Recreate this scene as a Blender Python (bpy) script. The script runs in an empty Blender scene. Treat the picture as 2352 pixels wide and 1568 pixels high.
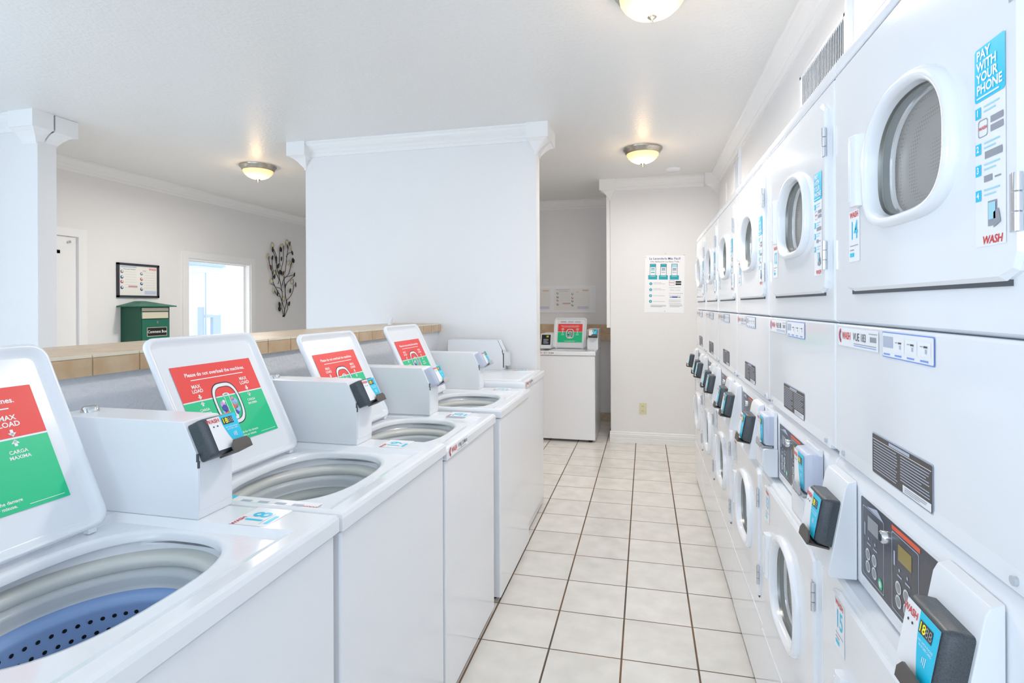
import bpy, math, random
from mathutils import Matrix, Vector
random.seed(4)
SC = bpy.context.scene
COL = SC.collection
PI = math.pi

# ------------------------------------------------------------------ materials
MATS = {}
def lin(c):
    def f(x): return x/12.92 if x <= .04045 else ((x+.055)/1.055)**2.4
    return tuple(f(x) for x in c[:3])+(1.,)
def hexc(h): return tuple(int(h[i:i+2], 16)/255 for i in (0, 2, 4))
def mat(name, col, rough=.5, metal=0., spec=.5, coat=0., trans=0., emit=None, estr=0., noise=None, bump=None, alpha=1.):
    m = bpy.data.materials.new(name); m.use_nodes = True
    nt = m.node_tree; b = nt.nodes['Principled BSDF']
    if isinstance(col, str): col = hexc(col)
    b.inputs['Base Color'].default_value = lin(col)
    b.inputs['Roughness'].default_value = rough
    b.inputs['Metallic'].default_value = metal
    b.inputs['Specular IOR Level'].default_value = spec
    b.inputs['Coat Weight'].default_value = coat
    b.inputs['Coat Roughness'].default_value = .08
    b.inputs['Transmission Weight'].default_value = trans
    b.inputs['Alpha'].default_value = alpha
    if emit is not None:
        b.inputs['Emission Color'].default_value = lin(hexc(emit)); b.inputs['Emission Strength'].default_value = estr
    tc = nt.nodes.new('ShaderNodeTexCoord')
    if noise:   # (scale, other colour, detail)
        n = nt.nodes.new('ShaderNodeTexNoise'); n.inputs['Scale'].default_value = noise[0]; n.inputs['Detail'].default_value = noise[2]
        r = nt.nodes.new('ShaderNodeValToRGB'); r.color_ramp.elements[0].position = .35; r.color_ramp.elements[1].position = .65
        r.color_ramp.elements[0].color = lin(col); r.color_ramp.elements[1].color = lin(hexc(noise[1]))
        nt.links.new(tc.outputs['Object'], n.inputs['Vector']); nt.links.new(n.outputs['Fac'], r.inputs['Fac'])
        nt.links.new(r.outputs['Color'], b.inputs['Base Color'])
    if bump:    # (scale, strength, distance)
        n = nt.nodes.new('ShaderNodeTexNoise'); n.inputs['Scale'].default_value = bump[0]; n.inputs['Detail'].default_value = 4
        bp = nt.nodes.new('ShaderNodeBump'); bp.inputs['Strength'].default_value = bump[1]; bp.inputs['Distance'].default_value = bump[2]
        nt.links.new(tc.outputs['Object'], n.inputs['Vector']); nt.links.new(n.outputs['Fac'], bp.inputs['Height'])
        nt.links.new(bp.outputs['Normal'], b.inputs['Normal'])
    MATS[name] = m
    return m

mat('wall_paint', 'EBEAEA', .55, bump=(85, .35, .004))
mat('halfwall_paint', 'EDEFF3', .6, bump=(60, .8, .006))
mat('ceiling_paint', 'E9E9E8', .38, bump=(45, .5, .006))
mat('trim_paint', 'F0F0F0', .35)
mat('enamel', 'F0F2F6', .11, coat=.35, spec=.5)
mat('enamel_side', 'EEF0F4', .28)
mat('plastic_white', 'F1F3F7', .25)
mat('lid_white', 'EEF1F6', .22, bump=(160, .08, .001))
mat('gasket_white', 'F2F4F8', .22, coat=.3)
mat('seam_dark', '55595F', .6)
mat('black', '141416', .5)
mat('rubber', '1D1D1F', .7)
mat('chrome', 'D8DADD', .12, metal=1.)
mat('steel_inner', '8E908C', .35, metal=1.)
mat('nickel', 'B9B3A8', .25, metal=1.)
mat('tub_cream', 'DCDDD8', .3)
mat('tub_grey', 'C3C8CC', .3)
mat('basket_blue', 'A6C6F4', .3)
mat('basket_grey', 'C9CECB', .35)
mat('agitator', '9498A2', .4)
mat('reader_dark', '50565C', .38, noise=(600, '3F454B', 2))
mat('reader_light', 'C9CFE0', .35)
mat('lip_dark', '5A5450', .5)
mat('lip_light', 'B8B9BC', .5)
mat('cyan', '08CCF0', .35)
mat('cyan_pale', 'A8DDEC', .4)
mat('teal', '1FA9B8', .4)
mat('sticker_white', 'F4F5F8', .35)
mat('txt_white', 'FAFAFA', .4)
mat('txt_red', 'DA3A36', .4)
mat('txt_dark', '4B4B50', .5)
mat('txt_grey', '9A9CA6', .5)
mat('txt_blue', '34529E', .5)
mat('line_pale', 'B9C0D2', .5)
mat('label_red', 'F4423F', .4)
mat('label_green', '04CB8C', .4)
mat('label_pink', 'F08FA8', .4)
mat('label_violet', '4A40B5', .4)
mat('label_lilac', 'C9A8DC', .4)
mat('label_orange', 'F26B3A', .4)
mat('label_sky', '9EC8F2', .4)
mat('lcd_dark', '3E3A38', .25)
mat('lcd_yellow', 'E6E21E', .4, emit='E8E41A', estr=.35)
mat('lcd_grey', '9C9DA0', .4)
mat('lcd_amber', '9B8742', .3)
mat('panel_dark', '4C4D55', .3)
mat('warn_dark', '55504E', .45)
mat('warn_orange', 'F0603C', .4)
mat('btn_pale', 'DDE3E8', .3)
mat('blue_line', '7FA3EA', .4)
mat('tile_cap', 'D6BD9C', .3, noise=(14, 'C9A882', 8), bump=(60, .15, .002))
mat('tile_edge', 'EADFC8', .3)
mat('tile_grout', 'CDBB9B', .8)
mat('green_metal', '105744', .45, noise=(160, '0A4636', 3))
mat('green_front', '22705B', .42, noise=(160, '1B614E', 3))
mat('slot_cream', 'CFCBB4', .5)
mat('frame_dark', '33363F', .4)
mat('paper', 'EFEDE6', .6)
mat('paper_white', 'F5F6F8', .5)
mat('acrylic', 'FFFFFF', .05, alpha=.12, spec=.6)
mat('icon_navy', '2C5793', .5)
mat('icon_red', 'BF5B55', .5)
mat('icon_grey', '808594', .5)
mat('pink_bar', 'D39AA0', .5)
mat('blue_bar', 'C4CCE6', .5)
mat('stem_metal', '2E3032', .45, metal=.6)
mat('leaf_dark', '33302A', .4, metal=.4)
mat('leaf_maroon', '5A2230', .4)
mat('leaf_cream', 'D6CDAE', .5)
mat('outlet_cream', 'DDD8B4', .4)
mat('outlet_slot', '4A4636', .6)
mat('ext_white', 'F4F5F2', .8)
mat('ext_cream', 'E3E4DA', .8)
mat('ext_pale', 'DCE8F2', .8)
mat('ext_blue', 'AFC6DE', .7)
mat('ext_ground', 'D9DBDE', .9)
mat('dirty_base', 'B9A890', .7, noise=(20, 'CFC4B0', 4))
mat('glass_clear', 'FFFFFF', .02, alpha=.08, spec=.6)
mat('bowl_glass', 'EBD8B0', .35, emit='FFD9A0', estr=.85)
mat('glass_edge', '59645F', .2)
mat('drum_metal', '918D84', .42, metal=.35)
mat('dryer_glass', 'FFFFFF', .03, alpha=.22, spec=.8)

# drum: perforated sheet
def perforate(m, scale, dark):
    nt = m.node_tree; b = nt.nodes['Principled BSDF']
    tc = nt.nodes.new('ShaderNodeTexCoord'); v = nt.nodes.new('ShaderNodeTexVoronoi'); v.inputs['Scale'].default_value = scale
    v.inputs['Randomness'].default_value = 0.
    r = nt.nodes.new('ShaderNodeValToRGB'); r.color_ramp.elements[0].position = .28; r.color_ramp.elements[1].position = .36
    c = tuple(b.inputs['Base Color'].default_value)
    r.color_ramp.elements[0].color = lin(hexc(dark)); r.color_ramp.elements[1].color = c
    nt.links.new(tc.outputs['Object'], v.inputs['Vector']); nt.links.new(v.outputs['Distance'], r.inputs['Fac'])
    nt.links.new(r.outputs['Color'], b.inputs['Base Color'])
perforate(MATS['drum_metal'], 160, '6C685F')

# lamp bowl: hot centre around the bulbs, warm rim (frosted glass lit from inside)
def bowl_mat():
    m = MATS['bowl_glass']; nt = m.node_tree; b = nt.nodes['Principled BSDF']
    tc = nt.nodes.new('ShaderNodeTexCoord'); ln = nt.nodes.new('ShaderNodeVectorMath'); ln.operation = 'LENGTH'
    mp = nt.nodes.new('ShaderNodeMapping'); mp.inputs['Location'].default_value = (0, 0, 0); mp.inputs['Scale'].default_value = (1, 1, 0)
    r = nt.nodes.new('ShaderNodeValToRGB'); e = r.color_ramp.elements
    e[0].position = .055; e[0].color = (1, .93, .76, 1); e[1].position = .135; e[1].color = (.8, .44, .15, 1)
    nt.links.new(tc.outputs['Object'], mp.inputs['Vector']); nt.links.new(mp.outputs['Vector'], ln.inputs[0])
    nt.links.new(ln.outputs['Value'], r.inputs['Fac']); nt.links.new(r.outputs['Color'], b.inputs['Emission Color'])
bowl_mat()

# floor tiles: 12 inch cream ceramic, brown grout
T, XG, YG = .3034, -.7076, 2.3321
def floor_mat():
    m = bpy.data.materials.new('floor_tile'); m.use_nodes = True; nt = m.node_tree; b = nt.nodes['Principled BSDF']
    N = nt.nodes.new; L = nt.links.new
    g = N('ShaderNodeNewGeometry'); s = N('ShaderNodeSeparateXYZ'); L(g.outputs['Position'], s.inputs[0])
    def math_(op, a, bb=None):
        n = N('ShaderNodeMath'); n.operation = op
        for i, v in enumerate((a, bb)):
            if v is None: continue
            if isinstance(v, (int, float)): n.inputs[i].default_value = v
            else: L(v, n.inputs[i])
        return n.outputs[0]
    ds, ids = [], []
    for ax, o in (('X', XG), ('Y', YG)):
        q = math_('DIVIDE', math_('SUBTRACT', s.outputs[ax], o), T)
        f = math_('FRACT', math_('ADD', q, 100.))
        ds.append(math_('MULTIPLY', math_('MINIMUM', f, math_('SUBTRACT', 1., f)), T)); ids.append(math_('FLOOR', q))
    # grout running along the aisle is a little wider than the cross joints
    dx = math_('SUBTRACT', ds[0], .0012)
    d = math_('MINIMUM', dx, ds[1])
    mr = N('ShaderNodeMapRange'); mr.inputs['From Min'].default_value = .0021; mr.inputs['From Max'].default_value = .0034; L(d, mr.inputs['Value'])
    cid = N('ShaderNodeCombineXYZ'); L(ids[0], cid.inputs[0]); L(ids[1], cid.inputs[1])
    wn = N('ShaderNodeTexWhiteNoise'); L(cid.outputs[0], wn.inputs['Vector'])
    n1 = N('ShaderNodeTexNoise'); n1.inputs['Scale'].default_value = 9; n1.inputs['Detail'].default_value = 6; L(g.outputs['Position'], n1.inputs['Vector'])
    r1 = N('ShaderNodeValToRGB'); r1.color_ramp.elements[0].color = lin(hexc('DEDAD3')); r1.color_ramp.elements[1].color = lin(hexc('ECE8E2'))
    r1.color_ramp.elements[0].position = .3; r1.color_ramp.elements[1].position = .7; L(n1.outputs['Fac'], r1.inputs['Fac'])
    hsv = N('ShaderNodeHueSaturation'); mm = N('ShaderNodeMapRange'); mm.inputs['To Min'].default_value = .965; mm.inputs['To Max'].default_value = 1.03
    L(wn.outputs['Value'], mm.inputs['Value']); L(mm.outputs[0], hsv.inputs['Value']); L(r1.outputs['Color'], hsv.inputs['Color'])
    n2 = N('ShaderNodeTexNoise'); n2.inputs['Scale'].default_value = 3; L(g.outputs['Position'], n2.inputs['Vector'])
    r2 = N('ShaderNodeValToRGB'); r2.color_ramp.elements[0].color = lin(hexc('5C5247')); r2.color_ramp.elements[1].color = lin(hexc('7D5E45'))
    r2.color_ramp.elements[0].position = .4; r2.color_ramp.elements[1].position = .6; L(n2.outputs['Fac'], r2.inputs['Fac'])
    mx = N('ShaderNodeMix'); mx.data_type = 'RGBA'; L(mr.outputs[0], mx.inputs['Factor']); L(r2.outputs['Color'], mx.inputs['A']); L(hsv.outputs['Color'], mx.inputs['B'])
    L(mx.outputs['Result'], b.inputs['Base Color'])
    rr = N('ShaderNodeMapRange'); rr.inputs['To Min'].default_value = .85; rr.inputs['To Max'].default_value = .26; L(mr.outputs[0], rr.inputs['Value']); L(rr.outputs[0], b.inputs['Roughness'])
    bp = N('ShaderNodeBump'); bp.inputs['Distance'].default_value = .0015; bp.inputs['Strength'].default_value = .6; L(mr.outputs[0], bp.inputs['Height']); L(bp.outputs['Normal'], b.inputs['Normal'])
    MATS['floor_tile'] = m
floor_mat()

# ------------------------------------------------------------------ text cache
_TX = {}
def text_geo(s, bold=0., align='CENTER', shear=0.):
    k = (s, bold, align, shear)
    if k in _TX: return _TX[k]
    cu = bpy.data.curves.new('t', 'FONT'); cu.body = s; cu.size = 1.; cu.align_x = align; cu.align_y = 'CENTER'
    cu.offset = bold; cu.shear = shear; cu.resolution_u = 3; cu.fill_mode = 'FRONT'
    ob = bpy.data.objects.new('t', cu); me = bpy.data.meshes.new_from_object(ob)
    g = ([v.co.copy() for v in me.vertices], [list(p.vertices) for p in me.polygons])
    bpy.data.objects.remove(ob); bpy.data.meshes.remove(me); bpy.data.curves.remove(cu)
    _TX[k] = g
    return g

# ------------------------------------------------------------------ mesh builder
class MB:
    def __init__(s): s.v = []; s.f = []; s.m = []; s.mats = []; s.M = Matrix.Identity(4); s.sm = []
    def mi(s, name):
        if name not in s.mats: s.mats.append(name)
        return s.mats.index(name)
    def add(s, vs, fs, m, smooth=False):
        o = len(s.v); k = s.mi(m)
        s.v += [s.M @ Vector(p) for p in vs]
        for f in fs: s.f.append([i+o for i in f]); s.m.append(k); s.sm.append(smooth)
        return s
    def box(s, a, b, m):
        x0, y0, z0 = a; x1, y1, z1 = b
        vs = [(x0,y0,z0),(x1,y0,z0),(x1,y1,z0),(x0,y1,z0),(x0,y0,z1),(x1,y0,z1),(x1,y1,z1),(x0,y1,z1)]
        return s.add(vs, [(0,3,2,1),(4,5,6,7),(0,1,5,4),(1,2,6,5),(2,3,7,6),(3,0,4,7)], m)
    def prism(s, pts, axis, lo, hi, m, smooth=False):
        """pts in the two remaining axes (x,z for 'y'; y,z for 'x'; x,y for 'z')"""
        n = len(pts)
        def P(p, t): return {'y': (p[0], t, p[1]), 'x': (t, p[0], p[1]), 'z': (p[0], p[1], t)}[axis]
        vs = [P(p, lo) for p in pts]+[P(p, hi) for p in pts]
        fs = [tuple(range(n))[::-1], tuple(range(n, 2*n))]+[(i, (i+1) % n, n+(i+1) % n, n+i) for i in range(n)]
        return s.add(vs, fs, m, smooth)
    def loft(s, loops, m, cap0=False, cap1=False, smooth=True, closed=True):
        n = len(loops[0]); vs = [p for l in loops for p in l]; fs = []
        for k in range(len(loops)-1):
            for i in range(n if closed else n-1):
                j = (i+1) % n; fs.append((k*n+i, k*n+j, (k+1)*n+j, (k+1)*n+i))
        s.add(vs, fs, m, smooth)
        if cap0: s.add(loops[0], [tuple(range(n))[::-1]], m)
        if cap1: s.add(loops[-1], [tuple(range(n))], m)
        return s
    def lathe(s, prof, m, seg=40, c=(0, 0, 0), cap0=False, cap1=False, sx=1., sy=1.):
        loops = [[(c[0]+r*sx*math.cos(2*PI*i/seg), c[1]+r*sy*math.sin(2*PI*i/seg), c[2]+z) for i in range(seg)] for r, z in prof]
        return s.loft(loops, m, cap0, cap1)
    def tube(s, pts, r, m, seg=6):
        pts = [Vector(p) for p in pts]; loops = []
        for i, p in enumerate(pts):
            d = (pts[min(i+1, len(pts)-1)]-pts[max(i-1, 0)]).normalized()
            a = d.cross(Vector((1, 0, 0)));
            if a.length < .1: a = d.cross(Vector((0, 1, 0)))
            a.normalize(); b = d.cross(a); rr = r[i] if isinstance(r, (list, tuple)) else r
            loops.append([p+(a*math.cos(2*PI*k/seg)+b*math.sin(2*PI*k/seg))*rr for k in range(seg)])
        return s.loft(loops, m, True, True)
    def cyl(s, c, r, h, axis, m, seg=20):
        d = {'x': (h, 0, 0), 'y': (0, h, 0), 'z': (0, 0, h)}[axis]
        return s.tube([c, (c[0]+d[0], c[1]+d[1], c[2]+d[2])], r, m, seg)
    # --- flat artwork in the u,v plane of s.M (h is the height above it)
    def rect(s, u0, v0, u1, v1, h, m, r=0.):
        if r <= 0: return s.add([(u0,v0,h),(u1,v0,h),(u1,v1,h),(u0,v1,h)], [(0,1,2,3)], m)
        return s.poly(rrect(u0, v0, u1, v1, r), h, m)
    def poly(s, pts, h, m): return s.add([(p[0], p[1], h) for p in pts], [tuple(range(len(pts)))], m)
    def disc(s, u, v, r, h, m, n=18, ry=None):
        return s.poly([(u+r*math.cos(2*PI*i/n), v+(ry or r)*math.sin(2*PI*i/n)) for i in range(n)], h, m)
    def ring(s, out, inn, h, m):
        n = len(out); return s.add([(p[0],p[1],h) for p in out]+[(p[0],p[1],h) for p in inn], [(i,(i+1)%n,n+(i+1)%n,n+i) for i in range(n)], m)
    def text(s, t, u, v, size, h, m, bold=.01, align='CENTER', sx=1., shear=0.):
        vs, fs = text_geo(t, bold, align, shear)
        return s.add([(u+p.x*size*sx, v+p.y*size, h) for p in vs], fs, m)
    def lines(s, u0, v0, u1, v1, n, th, h, m, rag=True):
        for i in range(n):
            v = v1-(i+.5)*(v1-v0)/n
            e = u1-(random.random()*.35*(u1-u0) if rag and i % 3 == 2 else random.random()*.06*(u1-u0))
            s.rect(u0, v-th/2, e, v+th/2, h, m)
        return s
    def build(s, name, parent=None, bevel=0., seg=2, loc=None):
        me = bpy.data.meshes.new(name)
        me.from_pydata([tuple(p) for p in s.v], [], s.f)
        for mn in s.mats: me.materials.append(MATS[mn])
        me.polygons.foreach_set('material_index', s.m); me.polygons.foreach_set('use_smooth', s.sm)
        me.update()
        ob = bpy.data.objects.new(name, me); COL.objects.link(ob)
        if parent: ob.parent = parent
        if loc: ob.location = loc
        if bevel:
            md = ob.modifiers.new('bevel', 'BEVEL'); md.width = bevel; md.segments = seg; md.limit_method = 'ANGLE'; md.angle_limit = math.radians(40)
            md.harden_normals = True
            me.polygons.foreach_set('use_smooth', [True]*len(me.polygons))
        return ob

def rrect(u0, v0, u1, v1, r, k=5):
    out = []
    for cx, cy, a0 in ((u1-r, v1-r, 0), (u0+r, v1-r, 90), (u0+r, v0+r, 180), (u1-r, v0+r, 270)):
        for i in range(k+1):
            a = math.radians(a0+90*i/k); out.append((cx+r*math.cos(a), cy+r*math.sin(a)))
    return out
def frame(O, R, U):
    R = Vector(R).normalized(); U = Vector(U).normalized(); N = R.cross(U)
    M = Matrix.Identity(4)
    for i in range(3): M[i][0] = R[i]; M[i][1] = U[i]; M[i][2] = N[i]; M[i][3] = O[i]
    return M

def empty(name, loc, rz=0.):
    o = bpy.data.objects.new(name, None); COL.objects.link(o); o.location = loc; o.rotation_euler = (0, 0, rz); o.empty_display_size = .1
    return o
def tag(o, label, cat, group=None):
    o['label'] = label; o['category'] = cat
    if group: o['group'] = group
    return o
def struct(o): o['kind'] = 'structure'; return o
def kids(o): return [c for c in bpy.data.objects if c.parent == o]
def copy_tree(o, parent=None, skip=()):
    c = o.copy(); COL.objects.link(c); c.parent = parent
    for ch in kids(o):
        if ch.name.split('.')[0] not in skip: copy_tree(ch, c, skip)
    return c

# ================================================================== ROOM SHELL
CH = 2.80                         # ceiling height
XR = .745                         # right wall
XL = -5.05                        # far left wall
YP = 4.06                         # partition face
YB = 6.05                         # back wall (right part)
YA = 7.08                         # alcove back wall
YN = -2.6                         # wall behind the camera
XHW = -1.57                       # half wall face

struct(MB().box((XL-.15, YN-.15, -.1), (XR+.15, 9.0, 0), 'floor_tile').build('floor'))
struct(MB().box((XL-.15, YN-.15, CH), (XR+.15, 9.0, CH+.1), 'ceiling_paint').build('ceiling'))
struct(MB().box((XR, YN, 0), (XR+.12, 9.0, CH), 'wall_paint').build('wall_right'))
# wall behind the camera with a wide shop window
b = MB()
b.box((XL, YN-.12, 0), (-2.9, YN, CH), 'wall_paint'); b.box((.55, YN-.12, 0), (XR, YN, CH), 'wall_paint')
b.box((-2.9, YN-.12, 2.5), (.55, YN, CH), 'wall_paint'); b.box((-2.9, YN-.12, 0), (.55, YN, .35), 'wall_paint')
struct(b.build('wall_front'))
b = MB()
for x in (-2.9, -1.77, -.62, .50): b.box((x, YN-.1, .35), (x+.05, YN-.03, 2.5), 'trim_paint')
b.box((-2.9, YN-.1, .35), (.55, YN-.03, .4), 'trim_paint'); b.box((-2.9, YN-.1, 2.45), (.55, YN-.03, 2.5), 'trim_paint')
struct(b.build('window_3'))
# left wall with a pass window, a door opening and a daylight window near the camera
W0, W1, WZ0, WZ1 = 5.25, 6.28, .95, 2.02
b = MB()
def lw(y0, y1, z0, z1): b.box((XL-.14, y0, z0), (XL, y1, z1), 'wall_paint')
lw(YN, -1.8, 0, CH); lw(-1.8, .6, 0, .9); lw(-1.8, .6, 2.35, CH); lw(.6, 3.22, 0, CH)
lw(3.22, 4.01, 2.105, CH); lw(4.01, W0, 0, CH); lw(W0, W1, 0, WZ0); lw(W0, W1, WZ1, CH); lw(W1, 8.9, 0, CH)
struct(b.build('wall_left'))
b = MB()
for y in (-1.8, -.62, .55): b.box((XL-.1, y, .9), (XL-.04, y+.05, 2.35), 'trim_paint')
b.box((XL-.1, -1.8, .9), (XL-.04, .6, .95), 'trim_paint'); b.box((XL-.1, -1.8, 2.3), (XL-.04, .6, 2.35), 'trim_paint')
struct(b.build('window_2'))
# back walls
struct(MB().box((-.365, YB, 0), (XR, YB+1.2, CH), 'wall_paint').build('wall_back', bevel=.004))
struct(MB().box((-2.3, YA, 0), (-.365, YA+.12, CH), 'wall_paint').build('wall_alcove'))
struct(MB().box((-2.42, 5.2, 0), (-2.3, 8.6, CH), 'wall_paint').build('wall_alcove_left'))
struct(MB().box((XL, 8.6, 0), (-2.3, 8.72, CH), 'wall_paint').build('wall_back_left'))
# the tall partition the half wall runs into
struct(MB().box((-2.73, YP, 0), (-.785, YP+.125, CH), 'wall_paint').build('wall_partition', bevel=.004))
struct(MB().box((XL, 2.96, 0), (-4.085, 3.09, CH), 'wall_paint').build('wall_stub', bevel=.004))
# half wall with tiled cap
struct(MB().box((-1.95, -1.6, 0), (XHW, YP, 1.267), 'halfwall_paint').build('wall_half'))
b = MB()
CX0, CX1, CZ0, CZ1 = -1.985, -1.544, 1.267, 1.327
b.box((CX0+.003, -1.6, CZ0+.002), (CX1-.003, YP-.001, CZ1-.003), 'tile_grout')
y = 1.418-.1525*20
while y < YP:
    a, c = y+.002, min(y+.1505, YP-.001)
    if c > -1.6: b.box((CX1-.012, max(a, -1.6), CZ0), (CX1, c, CZ1-.010), 'tile_cap'); b.box((CX1-.012, max(a, -1.6), CZ1-.008), (CX1-.0005, c, CZ1), 'tile_edge')
    y += .1525
y = 1.418-.305*10
while y < YP:
    a, c = y+.002, min(y+.303, YP-.001)
    if c > -1.6:
        b.box((CX1-.3, max(a, -1.6), CZ1-.01), (CX1-.014, c, CZ1), 'tile_cap'); b.box((CX0, max(a, -1.6), CZ1-.01), (CX1-.302, c, CZ1), 'tile_cap')
    y += .305
struct(b.build('trim_1'))

# crown moulding -----------------------------------------------------------
CROWN = [(0, 0), (.088, 0), (.088, .014), (.078, .02), (.07, .034), (.052, .052), (.034, .064), (.026, .074), (.026, .082), (.016, .09), (.012, .098), (.012, .11), (0, .11)]
def crown(name, p0, p1, nrm):
    """runs from p0 to p1 (x,y) at the ceiling, nrm = direction into the room"""
    b = MB(); lo = [[], []]
    for e, p in enumerate((p0, p1)):
        for d, z in CROWN: lo[e].append((p[0]+nrm[0]*d, p[1]+nrm[1]*d, CH-z))
    b.loft(lo, 'trim_paint', True, True, smooth=False)
    return struct(b.build(name))
def block(b, cx, cy, dirx, diry):
    """decorative corner block outside the corner (cx,cy); dirx,diry = outward signs"""
    w, o = .06, .105
    x0, x1 = sorted((cx-dirx*w+dirx*0, cx+dirx*o)); y0, y1 = sorted((cy-diry*w, cy+diry*o))
    b.box((x0, y0, CH-.112), (x1, y1, CH), 'trim_paint')
    loops = []
    for t, zz in ((0, .112), (.3, .128), (.55, .15), (.8, .18), (.93, .196), (.93, .212)):
        xa = cx+dirx*(o-.01)*(1-t); ya = cy+diry*(o-.01)*(1-t); xb = cx-dirx*(w*(1-t*.9)); yb = cy-diry*(w*(1-t*.9))
        loops.append([(xb, yb, CH-zz), (xa, yb, CH-zz), (xa, ya, CH-zz), (xb, ya, CH-zz)])
    b.loft(loops, 'trim_paint', False, True, smooth=False)
crown('trim_2', (XR, YN), (XR, YB), (-1, 0))
crown('trim_3', (-.307, YB), (XR, YB), (0, -1))
crown('trim_4', (-2.3, YA), (-.365, YA), (0, -1))
crown('trim_5', (-2.672, YP), (-.843, YP), (0, -1))
crown('trim_7', (XL, 3.09), (XL, 8.6), (1, 0))
crown('trim_8', (XL, 2.96), (-4.2, 2.96), (0, -1))
def cblock(name, l):
    b = MB()
    for a in l: block(b, *a)
    struct(b.build(name))
cblock('trim_9', [(-.785, YP, 1, -1)]); cblock('trim_10', [(-.785, YP+.126, 1, 1)])
cblock('trim_11', [(-2.73, YP, -1, -1)]); cblock('trim_12', [(-.365, YB, -1, -1)])
b = MB()                                   # block in the inner corner by the right wall
b.box((XR-.15, YB-.15, CH-.112), (XR, YB, CH), 'trim_paint')
b.loft([[(XR-.14*(1-t), YB-.14*(1-t), CH-z), (XR, YB-.14*(1-t), CH-z), (XR, YB, CH-z), (XR-.14*(1-t), YB, CH-z)] for t, z in ((0, .112), (.35, .135), (.7, .17), (.9, .205))], 'trim_paint', False, True, smooth=False)
struct(b.build('trim_13'))
b = MB()                                   # two blocks with a split between them on the stub wall
x0, x1 = -4.21, -3.99
b.box((x0, 2.86, CH-.112), (x1, 3.0, CH), 'trim_paint'); b.box((x0, 3.012, CH-.118), (x1, 3.17, CH-.002), 'trim_paint')
b.box((x0, 2.99, CH-.10), (x1-.012, 3.02, CH), 'seam_dark')
for ya, yb, s_ in ((2.87, 3.0, 1), (3.012, 3.16, -1)):
    L_ = []
    for t, z in ((0, .112), (.35, .13), (.65, .155), (.9, .185), (.95, .20)):
        xx = x1-.01-(.095)*t
        if s_ > 0: L_.append([(x0, ya+.09*t, CH-z), (xx, ya+.09*t, CH-z), (xx, yb, CH-z), (x0, yb, CH-z)])
        else: L_.append([(x0, ya, CH-z), (xx, ya, CH-z), (xx, yb-.07*t, CH-z), (x0, yb-.07*t, CH-z)])
    b.loft(L_, 'trim_paint', False, True, smooth=False)
struct(b.build('trim_14'))
# baseboards
def base(name, a, c, parent=None):
    b = MB(); b.box(a, c, 'trim_paint')
    return b
b = MB()
PR = [(0, 0), (-.022, 0), (-.022, .045), (-.016, .05), (-.020, .056), (-.020, .084), (-.012, .09), (-.012, .104), (0, .112)]
b.loft([[(-.375, YB+p[0], p[1]) for p in PR], [(XR, YB+p[0], p[1]) for p in PR]], 'trim_paint', True, True, smooth=False)
struct(b.build('baseboard_back'))
b = MB().box((-2.3, YA-.02, 0), (-.365, YA, .11), 'dirty_base'); struct(b.build('baseboard_alcove'))
b = MB().box((XL, 4.07, 0), (XL+.016, 8.6, .11), 'trim_paint'); struct(b.build('baseboard_left'))
# tiled band round the alcove and the corner guard board
b = MB()
for i in range(8):
    x1 = -.368-i*.235; x0 = max(x1-.232, -2.3)
    b.box((x0, YA-.014, 1.03), (x1, YA, 1.222), 'tile_cap')
b.box((-2.3, YA-.006, 1.03), (-.366, YA-.001, 1.222), 'tile_grout')
struct(b.build('trim_15'))
b = MB().box((-.575, YA-.085, 1.02), (-.368, YA-.016, 1.112), 'tile_cap'); struct(b.build('trim_16', bevel=.003))
b = MB().box((-.405, YB+.01, 1.22), (-.366, YB+.09, 2.66), 'trim_paint'); struct(b.build('trim_17', bevel=.003))

# door in the left wall ------------------------------------------------------
b = MB()
b.box((XL+.0005, 4.0, 0), (XL+.018, 4.075, 2.105), 'trim_paint'); b.box((XL+.0005, 3.15, 0), (XL+.018, 3.22, 2.105), 'trim_paint')
b.box((XL+.0005, 3.15, 2.105), (XL+.018, 4.075, 2.178), 'trim_paint')
struct(b.build('trim_18'))
d = struct(MB().box((XL-.05, 3.225, .01), (XL-.008, 3.36, 2.10), 'trim_paint').box((XL-.05, 3.835, .01), (XL-.008, 3.995, 2.10), 'trim_paint')
           .box((XL-.05, 3.36, 1.965), (XL-.008, 3.835, 2.10), 'trim_paint').box((XL-.05, 3.36, .01), (XL-.008, 3.835, .3), 'trim_paint').build('door_1'))
MB().box((XL-.034, 3.36, .3), (XL-.028, 3.835, 1.965), 'glass_clear').build('pane', d)
MB().box((XL-.012, 3.80, .3), (XL+.004, 3.845, 1.975), 'trim_paint').box((XL-.012, 3.35, .3), (XL+.004, 3.39, 1.975), 'trim_paint').box((XL-.012, 3.35, 1.94), (XL+.004, 3.845, 1.975), 'trim_paint').build('window_moulding', d, bevel=.003)
MB().cyl((XL-.01, 3.925, 2.055), .012, .02, 'x', 'chrome', 12).build('bolt', d)
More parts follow.
